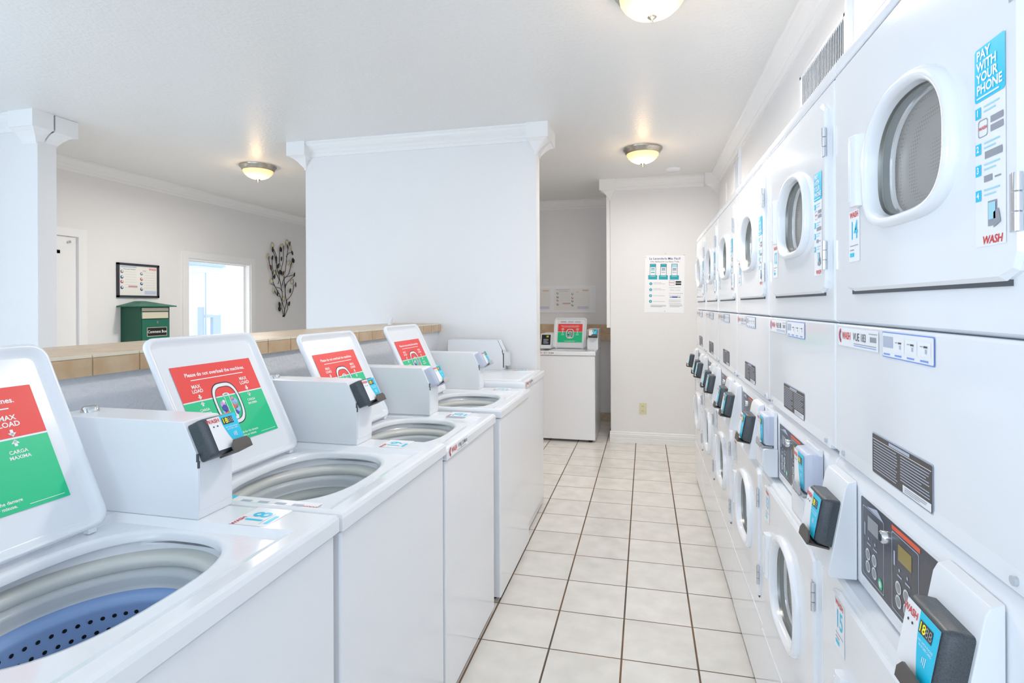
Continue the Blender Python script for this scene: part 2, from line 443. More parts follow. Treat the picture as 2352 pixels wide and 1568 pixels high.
# pass window ------------------------------------------------------------------
b = MB()
def casing(b, y0, y1, z0, z1, w, xa, xb):
    b.box((xa, y0-w, z0), (xb, y0, z1), 'trim_paint'); b.box((xa, y1, z0), (xb, y1+w, z1), 'trim_paint')
    b.box((xa, y0-w, z1), (xb, y1+w, z1+w), 'trim_paint'); b.box((xa, y0-w, z0-w), (xb, y1+w, z0), 'trim_paint')
casing(b, W0, W1, WZ0, WZ1, .075, XL, XL+.018)
casing(b, W0+.02, W1-.02, WZ0+.02, WZ1-.02, .02, XL-.13, XL+.004)
w1 = struct(b.build('window_1'))
b = MB(); casing(b, W0+.045, W1-.045, WZ0+.045, WZ1-.03, .028, XL-.10, XL-.065); b.build('sash', w1)
MB().box((XL-.085, W0+.04, WZ0+.04), (XL-.08, W1-.04, WZ1-.02), 'glass_clear').build('pane', w1)

# outside the window: sunlit porch
tag(MB().box((-14, -6, -.25), (XL-.3, 16, -.12), 'ext_ground').build('ground_slab'), 'pale sunlit ground outside the window opening', 'ground')
b = MB().prism([(8.6, -.12), (13, -.12), (13, 3.8), (7.9, 3.8), (7.9, 2.6)], 'x', -8.1, -7.8, 'ext_cream')
tag(b.build('porch_wall'), 'pale cream outdoor wall seen through the window', 'wall')
b = MB().prism([(6.3, -.12), (9.15, -.12), (9.15, 1.40), (8.2, 2.2), (6.3, 3.7)], 'x', -7.75, -7.5, 'ext_white')
tag(b.build('stair_parapet'), 'white stair parapet with sloping top outside the window', 'parapet')
r = empty('porch_lantern', (-7.2, 7.94, -.12))
MB().box((-.15, -.32, 2.16), (.0, .32, 2.27), 'ext_pale').build('lantern_box', r)
MB().box((-.2, -.36, 2.272), (.05, .33, 2.34), 'ext_blue').build('lantern_cap', r)
MB().box((-.02, -.066, 0), (.0, -.054, 2.16), 'ext_blue').build('pole', r)
tag(r, 'pale blue box on a thin pole outside the window', 'lantern')
b = MB().box((-7.3, 7.80, -.12), (-7.24, 7.88, 1.46), 'ext_blue'); b.box((-7.3, 8.08, -.12), (-7.24, 8.26, 1.32), 'ext_blue'); b.box((-7.3, 7.88, 1.28), (-7.24, 8.08, 1.33), 'ext_blue')
tag(b.build('porch_gate'), 'low light blue gate posts outside the window', 'gate')

# ================================================================== CARD READER
def reader_parts(parent, O, R, U, dark=True, w=.103, h=.092, d=.046):
    """card reader whose display faces along R x U, its back resting on O's plane"""
    bm_, lm = ('reader_dark', 'lip_dark') if dark else ('reader_light', 'lip_light')
    b = MB(); b.M = frame(O, R, U)
    b.prism(rrect(-w/2, -h/2, w/2, h/2, .006, 3), 'z', 0, d*.55, bm_)
    loops = [[(x, y, z) for x, y in rrect(-w/2+i, -h/2+i, w/2-i, h/2-i, .007, 3)] for z, i in ((d*.55, 0), (d*.80, .001), (d*.94, .005), (d, .011))]
    b.loft(loops, bm_, False, True)
    rd = b.build('card_reader', parent)
    b = MB(); b.M = frame(O, R, U); e = d+.0006
    b.rect(-w/2+.008, -h/2+.008, w/2-.006, h/2-.006, e, 'sticker_white')
    arc = [(w*.02-.012*math.sin(i/6*1.2), h/2-.006-i/6*(h-.014)) for i in range(7)]
    arc = [(-w*.06+.022*(i/6)**2, h/2-.006-i/6*(h-.014)) for i in range(7)]
    b.poly([(w/2-.006, h/2-.006)]+arc+[(w/2-.006, -h/2+.008)], e+.0004, 'cyan')
    b.text('WASH', -.029, .031, .0135, e+.0008, 'txt_red', .02)
    b.disc(-.032, .018, .002, e+.0008, 'black', 8); b.disc(-.020, .018, .002, e+.0008, 'black', 8)
    b.rect(-.002, .017, .032, .034, e+.0008, 'lcd_dark')
    b.text('18', .0062, .0252, .018, e+.0012, 'lcd_yellow', .012); b.text('88', .0232, .0252, .018, e+.0012, 'lcd_grey', .0)
    b.text('PAY WITH PHONE', .020, .009, .0046, e+.0008, 'txt_white', 0); b.text('IN STORE CARD', .021, .004, .0046, e+.0008, 'txt_white', 0)
    for k in range(3):
        r_ = .003+k*.0025
        b.ring([(.021+(r_+.0008)*math.cos(a), -.010+(r_+.0008)*math.sin(a)) for a in [(-50+10*j)*PI/180 for j in range(11)]],
               [(.021+r_*math.cos(a), -.010+r_*math.sin(a)) for a in [(-50+10*j)*PI/180 for j in range(11)]], e+.0008, 'txt_white') if False else b.rect(.018+k*.004, -.014-k*.001, .0195+k*.004, -.006+k*.001, e+.0008, 'txt_white')
    dl = b.build('display_label', rd); dl['label'] = 'white and cyan display label with red lettering'
    b = MB(); b.M = frame(O, R, U)
    b.prism([(-.014, -h/2-.003), (w/2-.004, -h/2-.003), (w/2-.004, -h/2+.012), (w/2-.012, -h/2+.021), (-.002, -h/2+.021), (-.014, -h/2+.008)], 'z', d+.009, d+.0125, lm)
    b.box((-.014, -h/2-.006, d*.3), (w/2-.004, -h/2-.002, d+.0125), lm)
    b.build('phone_lip', rd)
    return rd

# ================================================================== WASHER
HD = .974          # deck top of the local model
def clothes_art(b, cx, cy, s, h):
    """line drawing of a full washer drum, s = half width"""
    def sh(k, dy=0): return [(cx+s*k*math.copysign(abs(math.cos(t))**.62, math.cos(t)), cy+dy+s*1.28*k*math.copysign(abs(math.sin(t))**.75, math.sin(t))) for t in [2*PI*i/40 for i in range(40)]]
    b.ring(sh(1.03), sh(.985), h+.0004, 'black'); b.ring(sh(1.0), sh(.82), h, 'sticker_white')
    b.ring(sh(.83), sh(.80), h+.0004, 'black')
    # clothes
    for (u, v, r, m) in ((-.48, .0, .20, 'label_lilac'), (-.42, -.25, .22, 'label_violet'), (-.52, -.42, .16, 'label_sky'), (.45, .02, .22, 'label_sky'), (.40, -.18, .22, 'label_orange'),
                         (.52, -.42, .18, 'label_sky'), (.36, .22, .13, 'label_pink'), (-.40, -.60, .18, 'label_orange'), (.36, -.62, .14, 'label_violet'), (-.34, .16, .10, 'txt_white'), (0, -.85, .36, 'sticker_white')):
        b.disc(cx+u*s, cy+v*s, r*s, h+.0003, m, 7, r*s*1.1)
    b.rect(cx-.17*s, cy-.85*s, cx+.17*s, cy+.42*s, h+.0006, 'label_green')
    b.rect(cx-.21*s, cy-.85*s, cx-.17*s, cy+.45*s, h+.0007, 'sticker_white'); b.rect(cx+.17*s, cy-.85*s, cx+.21*s, cy+.45*s, h+.0007, 'sticker_white')
    b.disc(cx, cy+.55*s, .26*s, h+.0006, 'sticker_white', 16, .10*s); b.disc(cx, cy+.55*s, .15*s, h+.0009, 'lcd_grey', 14, .05*s)

def overload_label(parent, M, w, hh, cu, cv, h0, top_text=True):
    b = MB(); b.M = M
    u0, u1, v0, v1 = cu-w/2, cu+w/2, cv-hh/2, cv+hh/2; vs = v1-hh*.43
    b.poly(rrect(u0, v0, u1, v1, .006, 3), h0, 'sticker_white')
    b.rect(u0, vs+.002, u1, v1, h0+.0004, 'label_red'); b.rect(u0, v0, u1, vs-.002, h0+.0004, 'label_green')
    e = h0+.0008
    b.text('Please do not overload the machines.', cu, v1-hh*.115, hh*.062, e, 'txt_white', .022)
    b.rect(cu-w*.33, v1-hh*.185, cu+w*.33, v1-hh*.175, e, 'txt_white')
    for sx in (-1, 1):
        x = cu+sx*w*.30
        b.text('MAX', x, v1-hh*.26, hh*.058, e, 'txt_white', .022); b.text('LOAD', x, v1-hh*.315, hh*.058, e, 'txt_white', .022)
        for (yy, dn) in ((v1-hh*.385, 1), (v1-hh*.475, -1)):
            b.rect(x-.003, yy-.006, x+.003, yy+.007, e, 'txt_white'); b.poly([(x-.008, yy), (x, yy-.009), (x+.008, yy)] if dn > 0 else [(x+.008, yy), (x, yy+.009), (x-.008, yy)], e, 'txt_white')
        b.text('CARGA', x, v1-hh*.545, hh*.04, e, 'txt_white', .018); b.text('MAXIMA', x, v1-hh*.59, hh*.04, e, 'txt_white', .018)
    clothes_art(b, cu, v1-hh*.53, w*.165, e)
    b.text('We are not responsible for the damage', cu, v0+hh*.085, hh*.036, e, 'txt_white', .018)
    b.text('caused by overloading or misuse.', cu, v0+hh*.045, hh*.036, e, 'txt_white', .018)
    b.rect(u1-w*.24, v0+hh*.03, u1-w*.03, v0+hh*.034, e, 'txt_white')
    o = b.build('warning_label', parent); o['label'] = 'red and green overload warning label with white lettering'
    return o

def opening(cx, cy, a, bb, z, n=64, p=2.7):
    out = []
    for i in range(n):
        t = 2*PI*i/n; c, s_ = math.cos(t), math.sin(t)
        out.append((cx+a*math.copysign(abs(c)**(2/p), c), cy+bb*math.copysign(abs(s_)**(2/p), s_), z))
    return out
def rectloop(x0, y0, x1, y1, z, cx, cy, n=64, like=None):
    """rectangle sampled along the rays of the opening loop"""
    out = []
    for q in like:
        dx, dy = q[0]-cx, q[1]-cy; ts = []
        if dx > 1e-9: ts.append((x1-cx)/dx)
        if dx < -1e-9: ts.append((x0-cx)/dx)
        if dy > 1e-9: ts.append((y1-cy)/dy)
        if dy < -1e-9: ts.append((y0-cy)/dy)
        t = min(ts); out.append((cx+dx*t, cy+dy*t, z))
    # snap nearest samples to the corners
    for X in (x0, x1):
        for Y in (y0, y1):
            k = min(range(n), key=lambda i: (out[i][0]-X)**2+(out[i][1]-Y)**2); out[k] = (X, Y, z)
    return out

def make_washer(W, zlb, number, D=.72, l0=.09, lw=.445, llen=.445, tilt=26, lid_open=True, reader=True, reader_dark=True, basket='basket_grey',
                decal=None, strip=False, display=False, lock=False, cb_front=-.29, cbw=.108, lidnotes=False, holes=False):
    """local frame: x=0 is the front (aisle side), y from 0 to W, z up"""
    root = empty('washing_machine', (0, 0, 0)); HT = zlb+.042
    for fx in (-.06, -D+.07):
        for fy in (.06, W-.06): MB().cyl((fx, fy, 0), .022, .03, 'z', 'rubber', 14).build('foot', root)
    # ---- deck with recess and opening
    cx, cy, a, bb = -.29, l0+lw*.5, .178, lw*.5+.012
    op = opening(cx, cy, a, bb, HT-.016)
    R0 = lambda x0, y0, x1, y1, z: rectloop(x0, y0, x1, y1, z, cx, cy, like=op)
    rx0, ry0, rx1, ry1 = -.52, .022, -.040, l0+lw+.045
    b = MB()
    b.loft([R0(-D, 0, .002, W, zlb), R0(-D, 0, .002, W, HT-.012), R0(-D+.004, .004, -.002, W-.004, HT-.003), R0(-D+.014, .012, -.012, W-.012, HT)], 'enamel', smooth=False)
    b.loft([R0(-D+.014, .012, -.012, W-.012, HT), R0(rx0, ry0, rx1, ry1, HT), R0(rx0+.014, ry0+.008, rx1-.03, ry1-.02, HT-.013), opening(cx, cy, a+.012, bb+.012, HT-.014)], 'enamel', smooth=False)
    b.loft([opening(cx, cy, a+.012, bb+.012, HT-.014), opening(cx, cy, a+.005, bb+.005, HT-.0155), opening(cx, cy, a, bb, HT-.020), opening(cx, cy, a-.001, bb-.001, HT-.034)], 'enamel')
    b.loft([R0(-D, 0, .002, W, zlb), R0(-D+.03, .02, -.03, W-.02, zlb)], 'seam_dark', smooth=False)
    b.build('top_deck', root)
    b = MB(); big = opening(cx, cy, a+.035, bb+.008, zlb-.002)
    b.loft([R0(-D+.01, .006, -.006, W-.006, .028), R0(-D+.01, .006, -.006, W-.006, zlb-.002), big], 'enamel', True, False, smooth=False)
    b.build('cabinet', root, bevel=.008, seg=3)
    # ---- tub and basket
    if lid_open:
        b = MB(); sy = (bb+.01)/.235; kx = .19/.235
        def el(r, z): return [(cx+(r*kx+ .012)*math.cos(2*PI*i/64), cy+r*sy*math.sin(2*PI*i/64), HT+z) for i in range(64)]
        b.loft([el(.252, -.036), el(.250, -.052), el(.244, -.058)], 'enamel')
        b.loft([el(.244, -.058), el(.222, -.062), el(.214, -.070), el(.214, -.081), el(.221, -.088)], 'tub_cream')
        b.loft([el(.221, -.088), el(.203, -.091), el(.198, -.099), el(.199, -.114), el(.194, -.121)], 'tub_grey')
        b.build('tub_ring', root)
        b = MB()
        b.loft([el(.194, -.121), el(.196, -.135), el(.187, -.143), el(.190, -.152), el(.190, -.42), el(.12, -.45), el(.02, -.45)], basket, False, True)
        if holes:
            for k in range(56):
                for r_ in range(4):
                    t = 2*PI*(k+.5*(r_ % 2))/56; zz = HT-.166-r_*.026; rr = .1885
                    X = cx+(rr*kx+.012)*math.cos(t); Y = cy+rr*sy*math.sin(t); tx, ty = -math.sin(t)*kx, math.cos(t)*sy; q = math.hypot(tx, ty); tx /= q; ty /= q
                    b.add([(X+tx*.0042*math.cos(c_*PI/4), Y+ty*.0042*math.cos(c_*PI/4), zz+.0042*math.sin(c_*PI/4)) for c_ in range(8)], [tuple(range(8))], 'black')
        bk = b.build('basket', root)
        b = MB(); b.lathe([(.12, -.47), (.118, -.22), (.105, -.195), (.08, -.185), (.055, -.175), (.04, -.165), (.034, -.15), (.02, -.142)], 'agitator', 32, (cx, cy, HT), False, True)
        b.build('agitator', root)
    # ---- lid
    t = math.radians(tilt)
    def lid_shape(i, r=.035): return rrect(i, i*.8, lw-i, llen-i, r-i*.6 if r-i*.6 > .006 else .006, 6)
    b = MB()
    if lid_open:
        M = frame((-.492, l0, HT-.004), (0, 1, 0), (-math.sin(t), 0, math.cos(t)))   # normal faces the aisle
    else:
        M = frame((-.492, l0, HT-.002), (0, 1, 0), (1, 0, 0)); M = M @ Matrix.Translation((0, .005, 0)) @ Matrix.Rotation(PI, 4, 'Y') @ Matrix.Translation((-lw, 0, -.012))
    b.M = M
    if lid_open:
        L_ = lambda i, z: [(p[0], p[1], z) for p in lid_shape(i)]
        b.loft([L_(.020, -.004), L_(.006, -.004), L_(.0, .002), L_(.0, .012), L_(.004, .017), L_(.010, .017), L_(.015, .012), L_(.022, .004), L_(.030, .003)], 'lid_white', True, True)
    else:
        L_ = lambda i, z: [(p[0], p[1], z) for p in lid_shape(i)]
        b.loft([L_(.0, 0), L_(.0, .008), L_(.006, .013), L_(.03, .014)], 'lid_white', True, True)
    lid = b.build('lid', root)
    if lid_open:
        overload_label(lid, M, lw*.745, lw*.745*.80, lw*.5, llen*.49, .0045)
        if lidnotes:
            b = MB(); b.M = M
            for k in range(3): b.rect(lw*.2+k*lw*.22, llen*.86, lw*.37+k*lw*.22, llen*.885, .005, ['pink_bar', 'line_pale', 'line_pale'][k]); b.lines(lw*.2+k*lw*.22, llen*.83, lw*.38+k*lw*.22, llen*.855, 2, .002, .005, 'line_pale')
            b.build('notice_sticker', lid)
        for yy in (l0+.03, l0+lw-.05): MB().box((-.50, yy, HT-.012), (-.484, yy+.02, HT+.003), 'plastic_white').build('lid_hinge', root, bevel=.002)
    # ---- coin box on the right of the deck
    y0, y1 = W-cbw, W+.001; xf = cb_front
    PF = [(-D+.005, HT), (xf, HT), (xf, HT+.14), (xf-.04, HT+.222), (-D+.005, HT+.222)]
    b = MB(); b.prism(PF, 'y', y0, y1, 'enamel_side')
    cb = b.build('coin_box', root, bevel=.003)
    b = MB()
    b.M = Matrix.Identity(4)
    b.box((xf, y0+.004, HT+.02), (xf+.0015, y1-.004, HT+.136), 'enamel_side')
    b.build('coin_door', cb, bevel=.0005)
    MB().box((xf-.001, y0-.0008, HT+.118), (xf+.0022, y0+.004, HT+.134), 'seam_dark').box((xf-.004, y0-.0008, HT+.132), (xf+.0005, y0+.003, HT+.15), 'seam_dark').build('door_slot', cb)
    if lock: MB().lathe([(.020, 0), (.019, .010), (.014, .014), (.010, .014)], 'chrome', 20, (-D+.055, (y0+y1)/2, HT+.222), False, True).build('lock', cb)
    S = Vector((-.04, 0, .082)).normalized()      # up along the sloped face
    O = Vector((xf-.02, (y0+y1)/2, HT+.181))
    if reader: reader_parts(root, O-S*.012+Vector((0, .004, 0)), (0, 1, 0), S, reader_dark)
    else:
        b = MB(); b.M = frame(O, (0, 1, 0), S); b.box((-.045, -.04, 0), (.045, .04, .002), 'enamel_side'); b.box((-.045, -.04, 0), (-.04, .04, .022), 'enamel_side')
        b.box((-.03, -.03, .002), (-.015, .03, .003), 'seam_dark')
        b.build('reader_mount', cb)
        b = MB(); b.prism([(xf, HT+.03), (xf+.035, HT+.03), (xf+.035, HT+.13), (xf, HT+.13)], 'y', y1-.05, y1-.002, 'enamel_side'); b.box((xf+.0015, y0+.004, HT+.02), (xf+.003, y0+.03, HT+.125), 'seam_dark')
        b.build('coin_drawer', cb)
    # ---- control display on the left (alcove machine)
    if display:
        b = MB(); b.prism([(-D+.005, HT), (-.33, HT), (-.33, HT+.03), (-.39, HT+.17), (-D+.005, HT+.17)], 'y', .035, .16, 'enamel_side'); cn = b.build('control_console', root, bevel=.004)
        S2 = Vector((-.06, 0, .14)).normalized(); b = MB(); b.M = frame((-.36, .0975, HT+.10), (0, 1, 0), S2)
        b.rect(-.052, -.062, .052, .062, .001, 'black'); b.text('18', .012, .038, .03, .002, 'lcd_yellow'); b.lines(-.03, -.05, .03, .01, 5, .005, .002, 'line_pale')
        b.build('control_display', cn)
    # ---- stickers
    b = MB(); yc = W-.058; b.M = frame((-.165, yc, HT+.0006), (0, 1, 0), (-1, 0, 0))
    b.poly(rrect(-.050, -.05, .052, .045, .006, 3), 0, 'sticker_white')
    b.text('WASH', -.030, .034, .016, .0005, 'txt_red', .02); b.text(number, -.004, .0, .062, .0005, 'cyan', .015); b.rect(-.04, -.026, .02, -.025, .0005, 'txt_grey'); b.rect(-.035, -.043, .01, -.033, .0005, 'cyan')
    b.build('number_sticker', root)
    if strip:
        b = MB(); b.M = frame((-.52, .030, HT+.0008), (1, 0, 0), (0, 1, 0)); b.M = frame((-.10, .060, HT-.0105), (-1, 0, 0), (0, -1, 0))
        b.rect(0, -.02, .36, .035, 0, 'sticker_white'); b.rect(.25, -.02, .36, .035, .0005, 'cyan'); b.text('PAY WITH', .305, .017, .016, .001, 'txt_white', .02); b.text('YOUR PHONE', .305, -.002, .016, .001, 'txt_white', .02)
        for k in range(4): b.rect(.04+k*.05, .0, .07+k*.05, .012, .0005, 'line_pale'); b.rect(.04+k*.05, .02, .05+k*.05, .03, .0005, 'cyan_pale')
        b.text('WASH', .018, .01, .014, .0005, 'txt_red', .02)
        b.build('instruction_strip', root)
    if decal:
        b = MB(); b.M = frame((.0024, decal[1], zlb+.021), (0, 1, 0), (0, 0, 1))
        b.rect(0, -.018, .22, .018, 0, 'sticker_white'); wash_logo(b, .06, .002, .026); b.text(decal[0], .145, .002, .024, .0005, 'txt_dark', .005); b.rect(.185, -.004, .215, .008, .0005, 'txt_grey'); b.rect(.09, -.014, .2, -.012, .0005, 'txt_grey')
        b.build('name_decal', root)
    return root

def wash_logo(b, u, v, s):
    b.text('WASH', u, v, s, .0006, 'txt_red', .015, sx=.8)
    for k, m in ((0, 'txt_red'), (1, 'txt_blue')):
        cx = u-s*1.35; r = s*(.75-.22*k)
        out = [(cx+r*math.cos(a), v+r*math.sin(a)) for a in [math.radians(110+16*i) for i in range(10)]]
        inn = [(cx+r*.2+r*.85*math.cos(a), v+r*.85*math.sin(a)) for a in [math.radians(110+16*i) for i in range(10)]]
        n = 10; b.add([(p[0], p[1], .0006) for p in out+inn], [(i, i+1, n+i+1, n+i) for i in range(n-1)], m)

WG = 'top-loading washing machines in a row along the half wall'
def put(w, x, y, label, rz=0., group=WG):
    w.location = (x, y, 0); w.rotation_euler = (0, 0, rz); tag(w, label, 'washing machine', group)
put(make_washer(.690, .936, '18', basket='basket_blue', lock=True, holes=True), -.70, .475, 'nearest white top-loading washer numbered 18, lid open over a blue perforated basket')
put(make_washer(.700, .930, '19', strip=True, lock=True), -.70, 1.180, 'white washer numbered 19 with open lid and a cyan instruction strip beside its drum')
put(make_washer(.672, .905, '20', decal=('VNJ 334', .02), reader_dark=False), -.70, 1.888, 'white washer with a red name decal on its front edge and light grey card reader')
put(make_washer(.700, .912, '21', reader_dark=False, l0=.10), -.690, 2.628, 'fourth washer from the camera, open lid and grey reader, stepped slightly forward of its neighbours')
put(make_washer(.690, .946, '22', lid_open=False, reader=False, decal=('VNJ 336', .03)), -.728, 3.350, 'white washer against the tall partition wall with closed lid and no card reader')
put(make_washer(.690, .928, '23', l0=.155, lw=.385, llen=.375, tilt=22, display=True, decal=('IDY 342', .03), lidnotes=True, cb_front=-.33, cbw=.12),
    -1.205, 5.915, 'white washer standing alone in the back alcove under the notice boards', rz=-PI/2, group='top-loading washing machines')

# ================================================================== DRYERS
SW = .70
def wl(cl, cz, a, bt, bb_, x, n=56):
    """window outline: arched top, squarer bottom (cl = distance from the left edge)"""
    out = []
    for i in range(n):
        t = 2*PI*i/n; c, s_ = math.cos(t), math.sin(t); p = 2.3 if s_ > 0 else 3.6; p2 = 2.3 if s_ > 0 else 3.0
        out.append((x, -(cl+a*math.copysign(abs(c)**(2/p), c)), cz+(bt if s_ > 0 else bb_)*math.copysign(abs(s_)**(2/p2), s_)))
    return out
def rl(l0, l1, z0, z1, x, like, cl, cz, r=0.):
    out = []
    n = len(like)
    for q in like:
        dy, dz = q[1]+cl, q[2]-cz; ts = []
        if dy > 1e-9: ts.append((-l0+cl)/dy)
        if dy < -1e-9: ts.append((-l1+cl)/dy)
        if dz > 1e-9: ts.append((z1-cz)/dz)
        if dz < -1e-9: ts.append((z0-cz)/dz)
        t = min(ts); out.append([x, -cl+dy*t, cz+dz*t])
    if r <= 0:
        for L in (l0, l1):
            for Z in (z0, z1):
                k = min(range(n), key=lambda i: (out[i][1]+L)**2+(out[i][2]-Z)**2); out[k] = [x, -L, Z]
    else:
        for o in out:       # round the corners
            for L, sl in ((l0, 1), (l1, -1)):
                for Z, sz in ((z0, 1), (z1, -1)):
                    ccL, ccZ = L+sl*r, Z+sz*r; dl, dz = -o[1]-ccL, o[2]-ccZ
                    if dl*sl < 0 and dz*sz < 0:
                        q = math.hypot(dl, dz)
                        if q > r: o[1] = -(ccL+dl*r/q); o[2] = ccZ+dz*r/q
    return [tuple(o) for o in out]

def dryer_unit(root, kind, xo, z0, z1, dz0, dz1, rz, ra, rt, rb, rcl, number):
    """one pocket: cabinet shell with a hole, door, window, drum. xo = front offset."""
    win = wl(rcl, rz, ra*.8, rt*.8, rb*.8, 0)
    W2 = lambda k, x: wl(rcl, rz, ra*k, rt*k, rb*k, x)
    b = MB(); x = xo
    # shell: front with hole, sides
    e = .002
    b.loft([W2(.84, x), rl(e+.006, SW-e-.006, z0+.006, z1-.006, x, win, rcl, rz), rl(e, SW-e, z0, z1, x+.010, win, rcl, rz), rl(e, SW-e, z0, z1, .31, win, rcl, rz)], 'enamel', False, True, smooth=False)
    b.build(kind+'_cabinet', root)
    # door
    dl0, dl1 = .09, .665
    b = MB()
    b.loft([W2(.86, x-.010), W2(1.06, x-.010), rl(dl0+.006, dl1-.006, dz0+.006, dz1-.006, x-.010, win, rcl, rz, .028), rl(dl0, dl1, dz0, dz1, x-.005, win, rcl, rz, .034), rl(dl0, dl1, dz0, dz1, x+.0005, win, rcl, rz, .034)], 'enamel', smooth=False)
    dr = b.build(kind+'_door', root)
    # shadow gap plate behind door bottom
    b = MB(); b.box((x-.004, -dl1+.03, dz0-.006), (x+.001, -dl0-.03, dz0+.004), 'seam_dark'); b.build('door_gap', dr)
    # ring
    b = MB()
    b.loft([W2(1.0, x-.009), W2(1.0, x-.015), W2(.98, x-.022), W2(.95, x-.0255), W2(.90, x-.0255), W2(.86, x-.022), W2(.835, x-.014), W2(.825, x-.002)], 'gasket_white')
    b.build('window_ring', dr)
    b = MB(); b.loft([W2(.825, x-.004), W2(.815, x+.001), W2(.812, x+.004)], 'steel_inner'); b.loft([W2(.812, x+.004), W2(.812, x+.015)], 'glass_edge'); b.loft([W2(.812, x+.015), W2(.80, x+.018)], 'chrome'); b.build('chrome_ring', dr)
    b = MB(); b.add(W2(.815, x+.001), [tuple(range(56))[::-1]], 'dryer_glass'); b.build('glass_pane', dr)
    b = MB(); b.loft([W2(.80, x+.018), W2(.80, x+.023)], 'gasket_white'); b.loft([W2(.80, x+.023), W2(.82, x+.027), W2(.82, x+.032), W2(.5, x+.040), W2(.2, x+.043)], 'drum_metal', False, True); b.build('drum', root)
    # handle and hinges
    hz = rz+.02
    b = MB(); b.prism([(x-.009, -.168), (x-.026, -.170), (x-.028, -.180), (x-.024, -.200), (x-.009, -.206)], 'z', hz-.070, hz+.070, 'gasket_white'); b.box((x-.0285, -.186, hz-.06), (x-.0262, -.173, hz+.06), 'enamel_side')
    b.build('door_handle', dr, bevel=.002)
    for zz in (dz0+.09, dz1-.10):
        b = MB(); 
        for k in range(3): b.cyl((x-.012, -.664, zz-.034+k*.023), .0052, .021, 'z', 'chrome', 10)
        b.box((x-.0112, -.664, zz-.034), (x-.0098, -.648, zz+.034), 'chrome'); b.build('hinge', dr)
    # number sticker
    b = MB(); b.M = frame((x-.0106, -.152, 1.602 if kind == 'upper' else dz1-.066), (0, -1, 0), (0, 0, 1))
    b.rect(-.030, -.052, .030, .052, 0, 'sticker_white'); b.text('WASH', 0, .043, .016, .0005, 'txt_red', .02); b.text(number, 0, .010, .052, .0005, 'cyan', .01, sx=.8)
    b.rect(-.022, -.020, .022, -.0185, .0005, 'txt_grey'); b.rect(-.022, -.042, .0, -.034, .0005, 'cyan'); b.rect(-.022, -.029, .0, -.027, .0005, 'txt_grey')
    b.build('number_sticker', dr)
    if kind == 'upper':
        b = MB(); b.M = frame((x-.0106, -.610, 0), (0, -1, 0), (0, 0, 1)); zt = 1.787; k_ = .0005
        b.rect(-.031, 1.535, .031, zt, 0, 'sticker_white')
        b.poly(rrect(-.031, zt-.068, .031, zt, .004, 3), k_, 'cyan')
        for i, wd in enumerate(('PAY', 'WITH', 'YOUR', 'PHONE')): b.text(wd, -.026, zt-.010-i*.0145, .0165, 2*k_, 'txt_white', .03, 'LEFT', sx=.95)
        b.rect(-.026, zt-.0645, .02, zt-.0625, 2*k_, 'txt_white')
        for i, zz in enumerate((.077, .123, .150, .182)):
            b.rect(-.030, zt-zz-.012, -.018, zt-zz+.002, k_, 'cyan'); b.text(str(i+1), -.024, zt-zz-.005, .011, 2*k_, 'txt_white', .03)
            b.rect(-.012, zt-zz-.001, .020, zt-zz+.001, k_, 'cyan_pale'); b.rect(-.012, zt-zz-.007, .012, zt-zz-.005, k_, 'cyan_pale')
        b.rect(.002, zt-.112, .027, zt-.104, k_, 'txt_grey'); b.rect(.002, zt-.101, .027, zt-.093, k_, 'txt_grey'); b.ring(rrect(-.024, zt-.114, -.004, zt-.092, .004), rrect(-.023, zt-.113, -.005, zt-.093, .004), k_, 'txt_grey'); b.text('WASH', -.014, zt-.103, .006, k_, 'txt_red', .02)
        b.rect(-.010, zt-.143, .025, zt-.134, k_, 'txt_grey'); b.rect(-.012, zt-.172, .005, zt-.164, k_, 'txt_grey'); b.rect(.010, zt-.170, .022, zt-.168, k_, 'txt_grey')
        b.rect(-.004, zt-.228, .014, zt-.197, k_, 'txt_grey'); b.rect(-.002, zt-.220, .012, zt-.199, 2*k_, 'cyan_pale'); b.poly([(.008, zt-.231), (.022, zt-.225), (.018, zt-.208), (.008, zt-.212)], 2*k_, 'txt_grey')
        b.text('WASH', .004, zt-.245, .014, k_, 'txt_red', .02, shear=.2)
        b.build('payment_sticker', dr)
    return dr

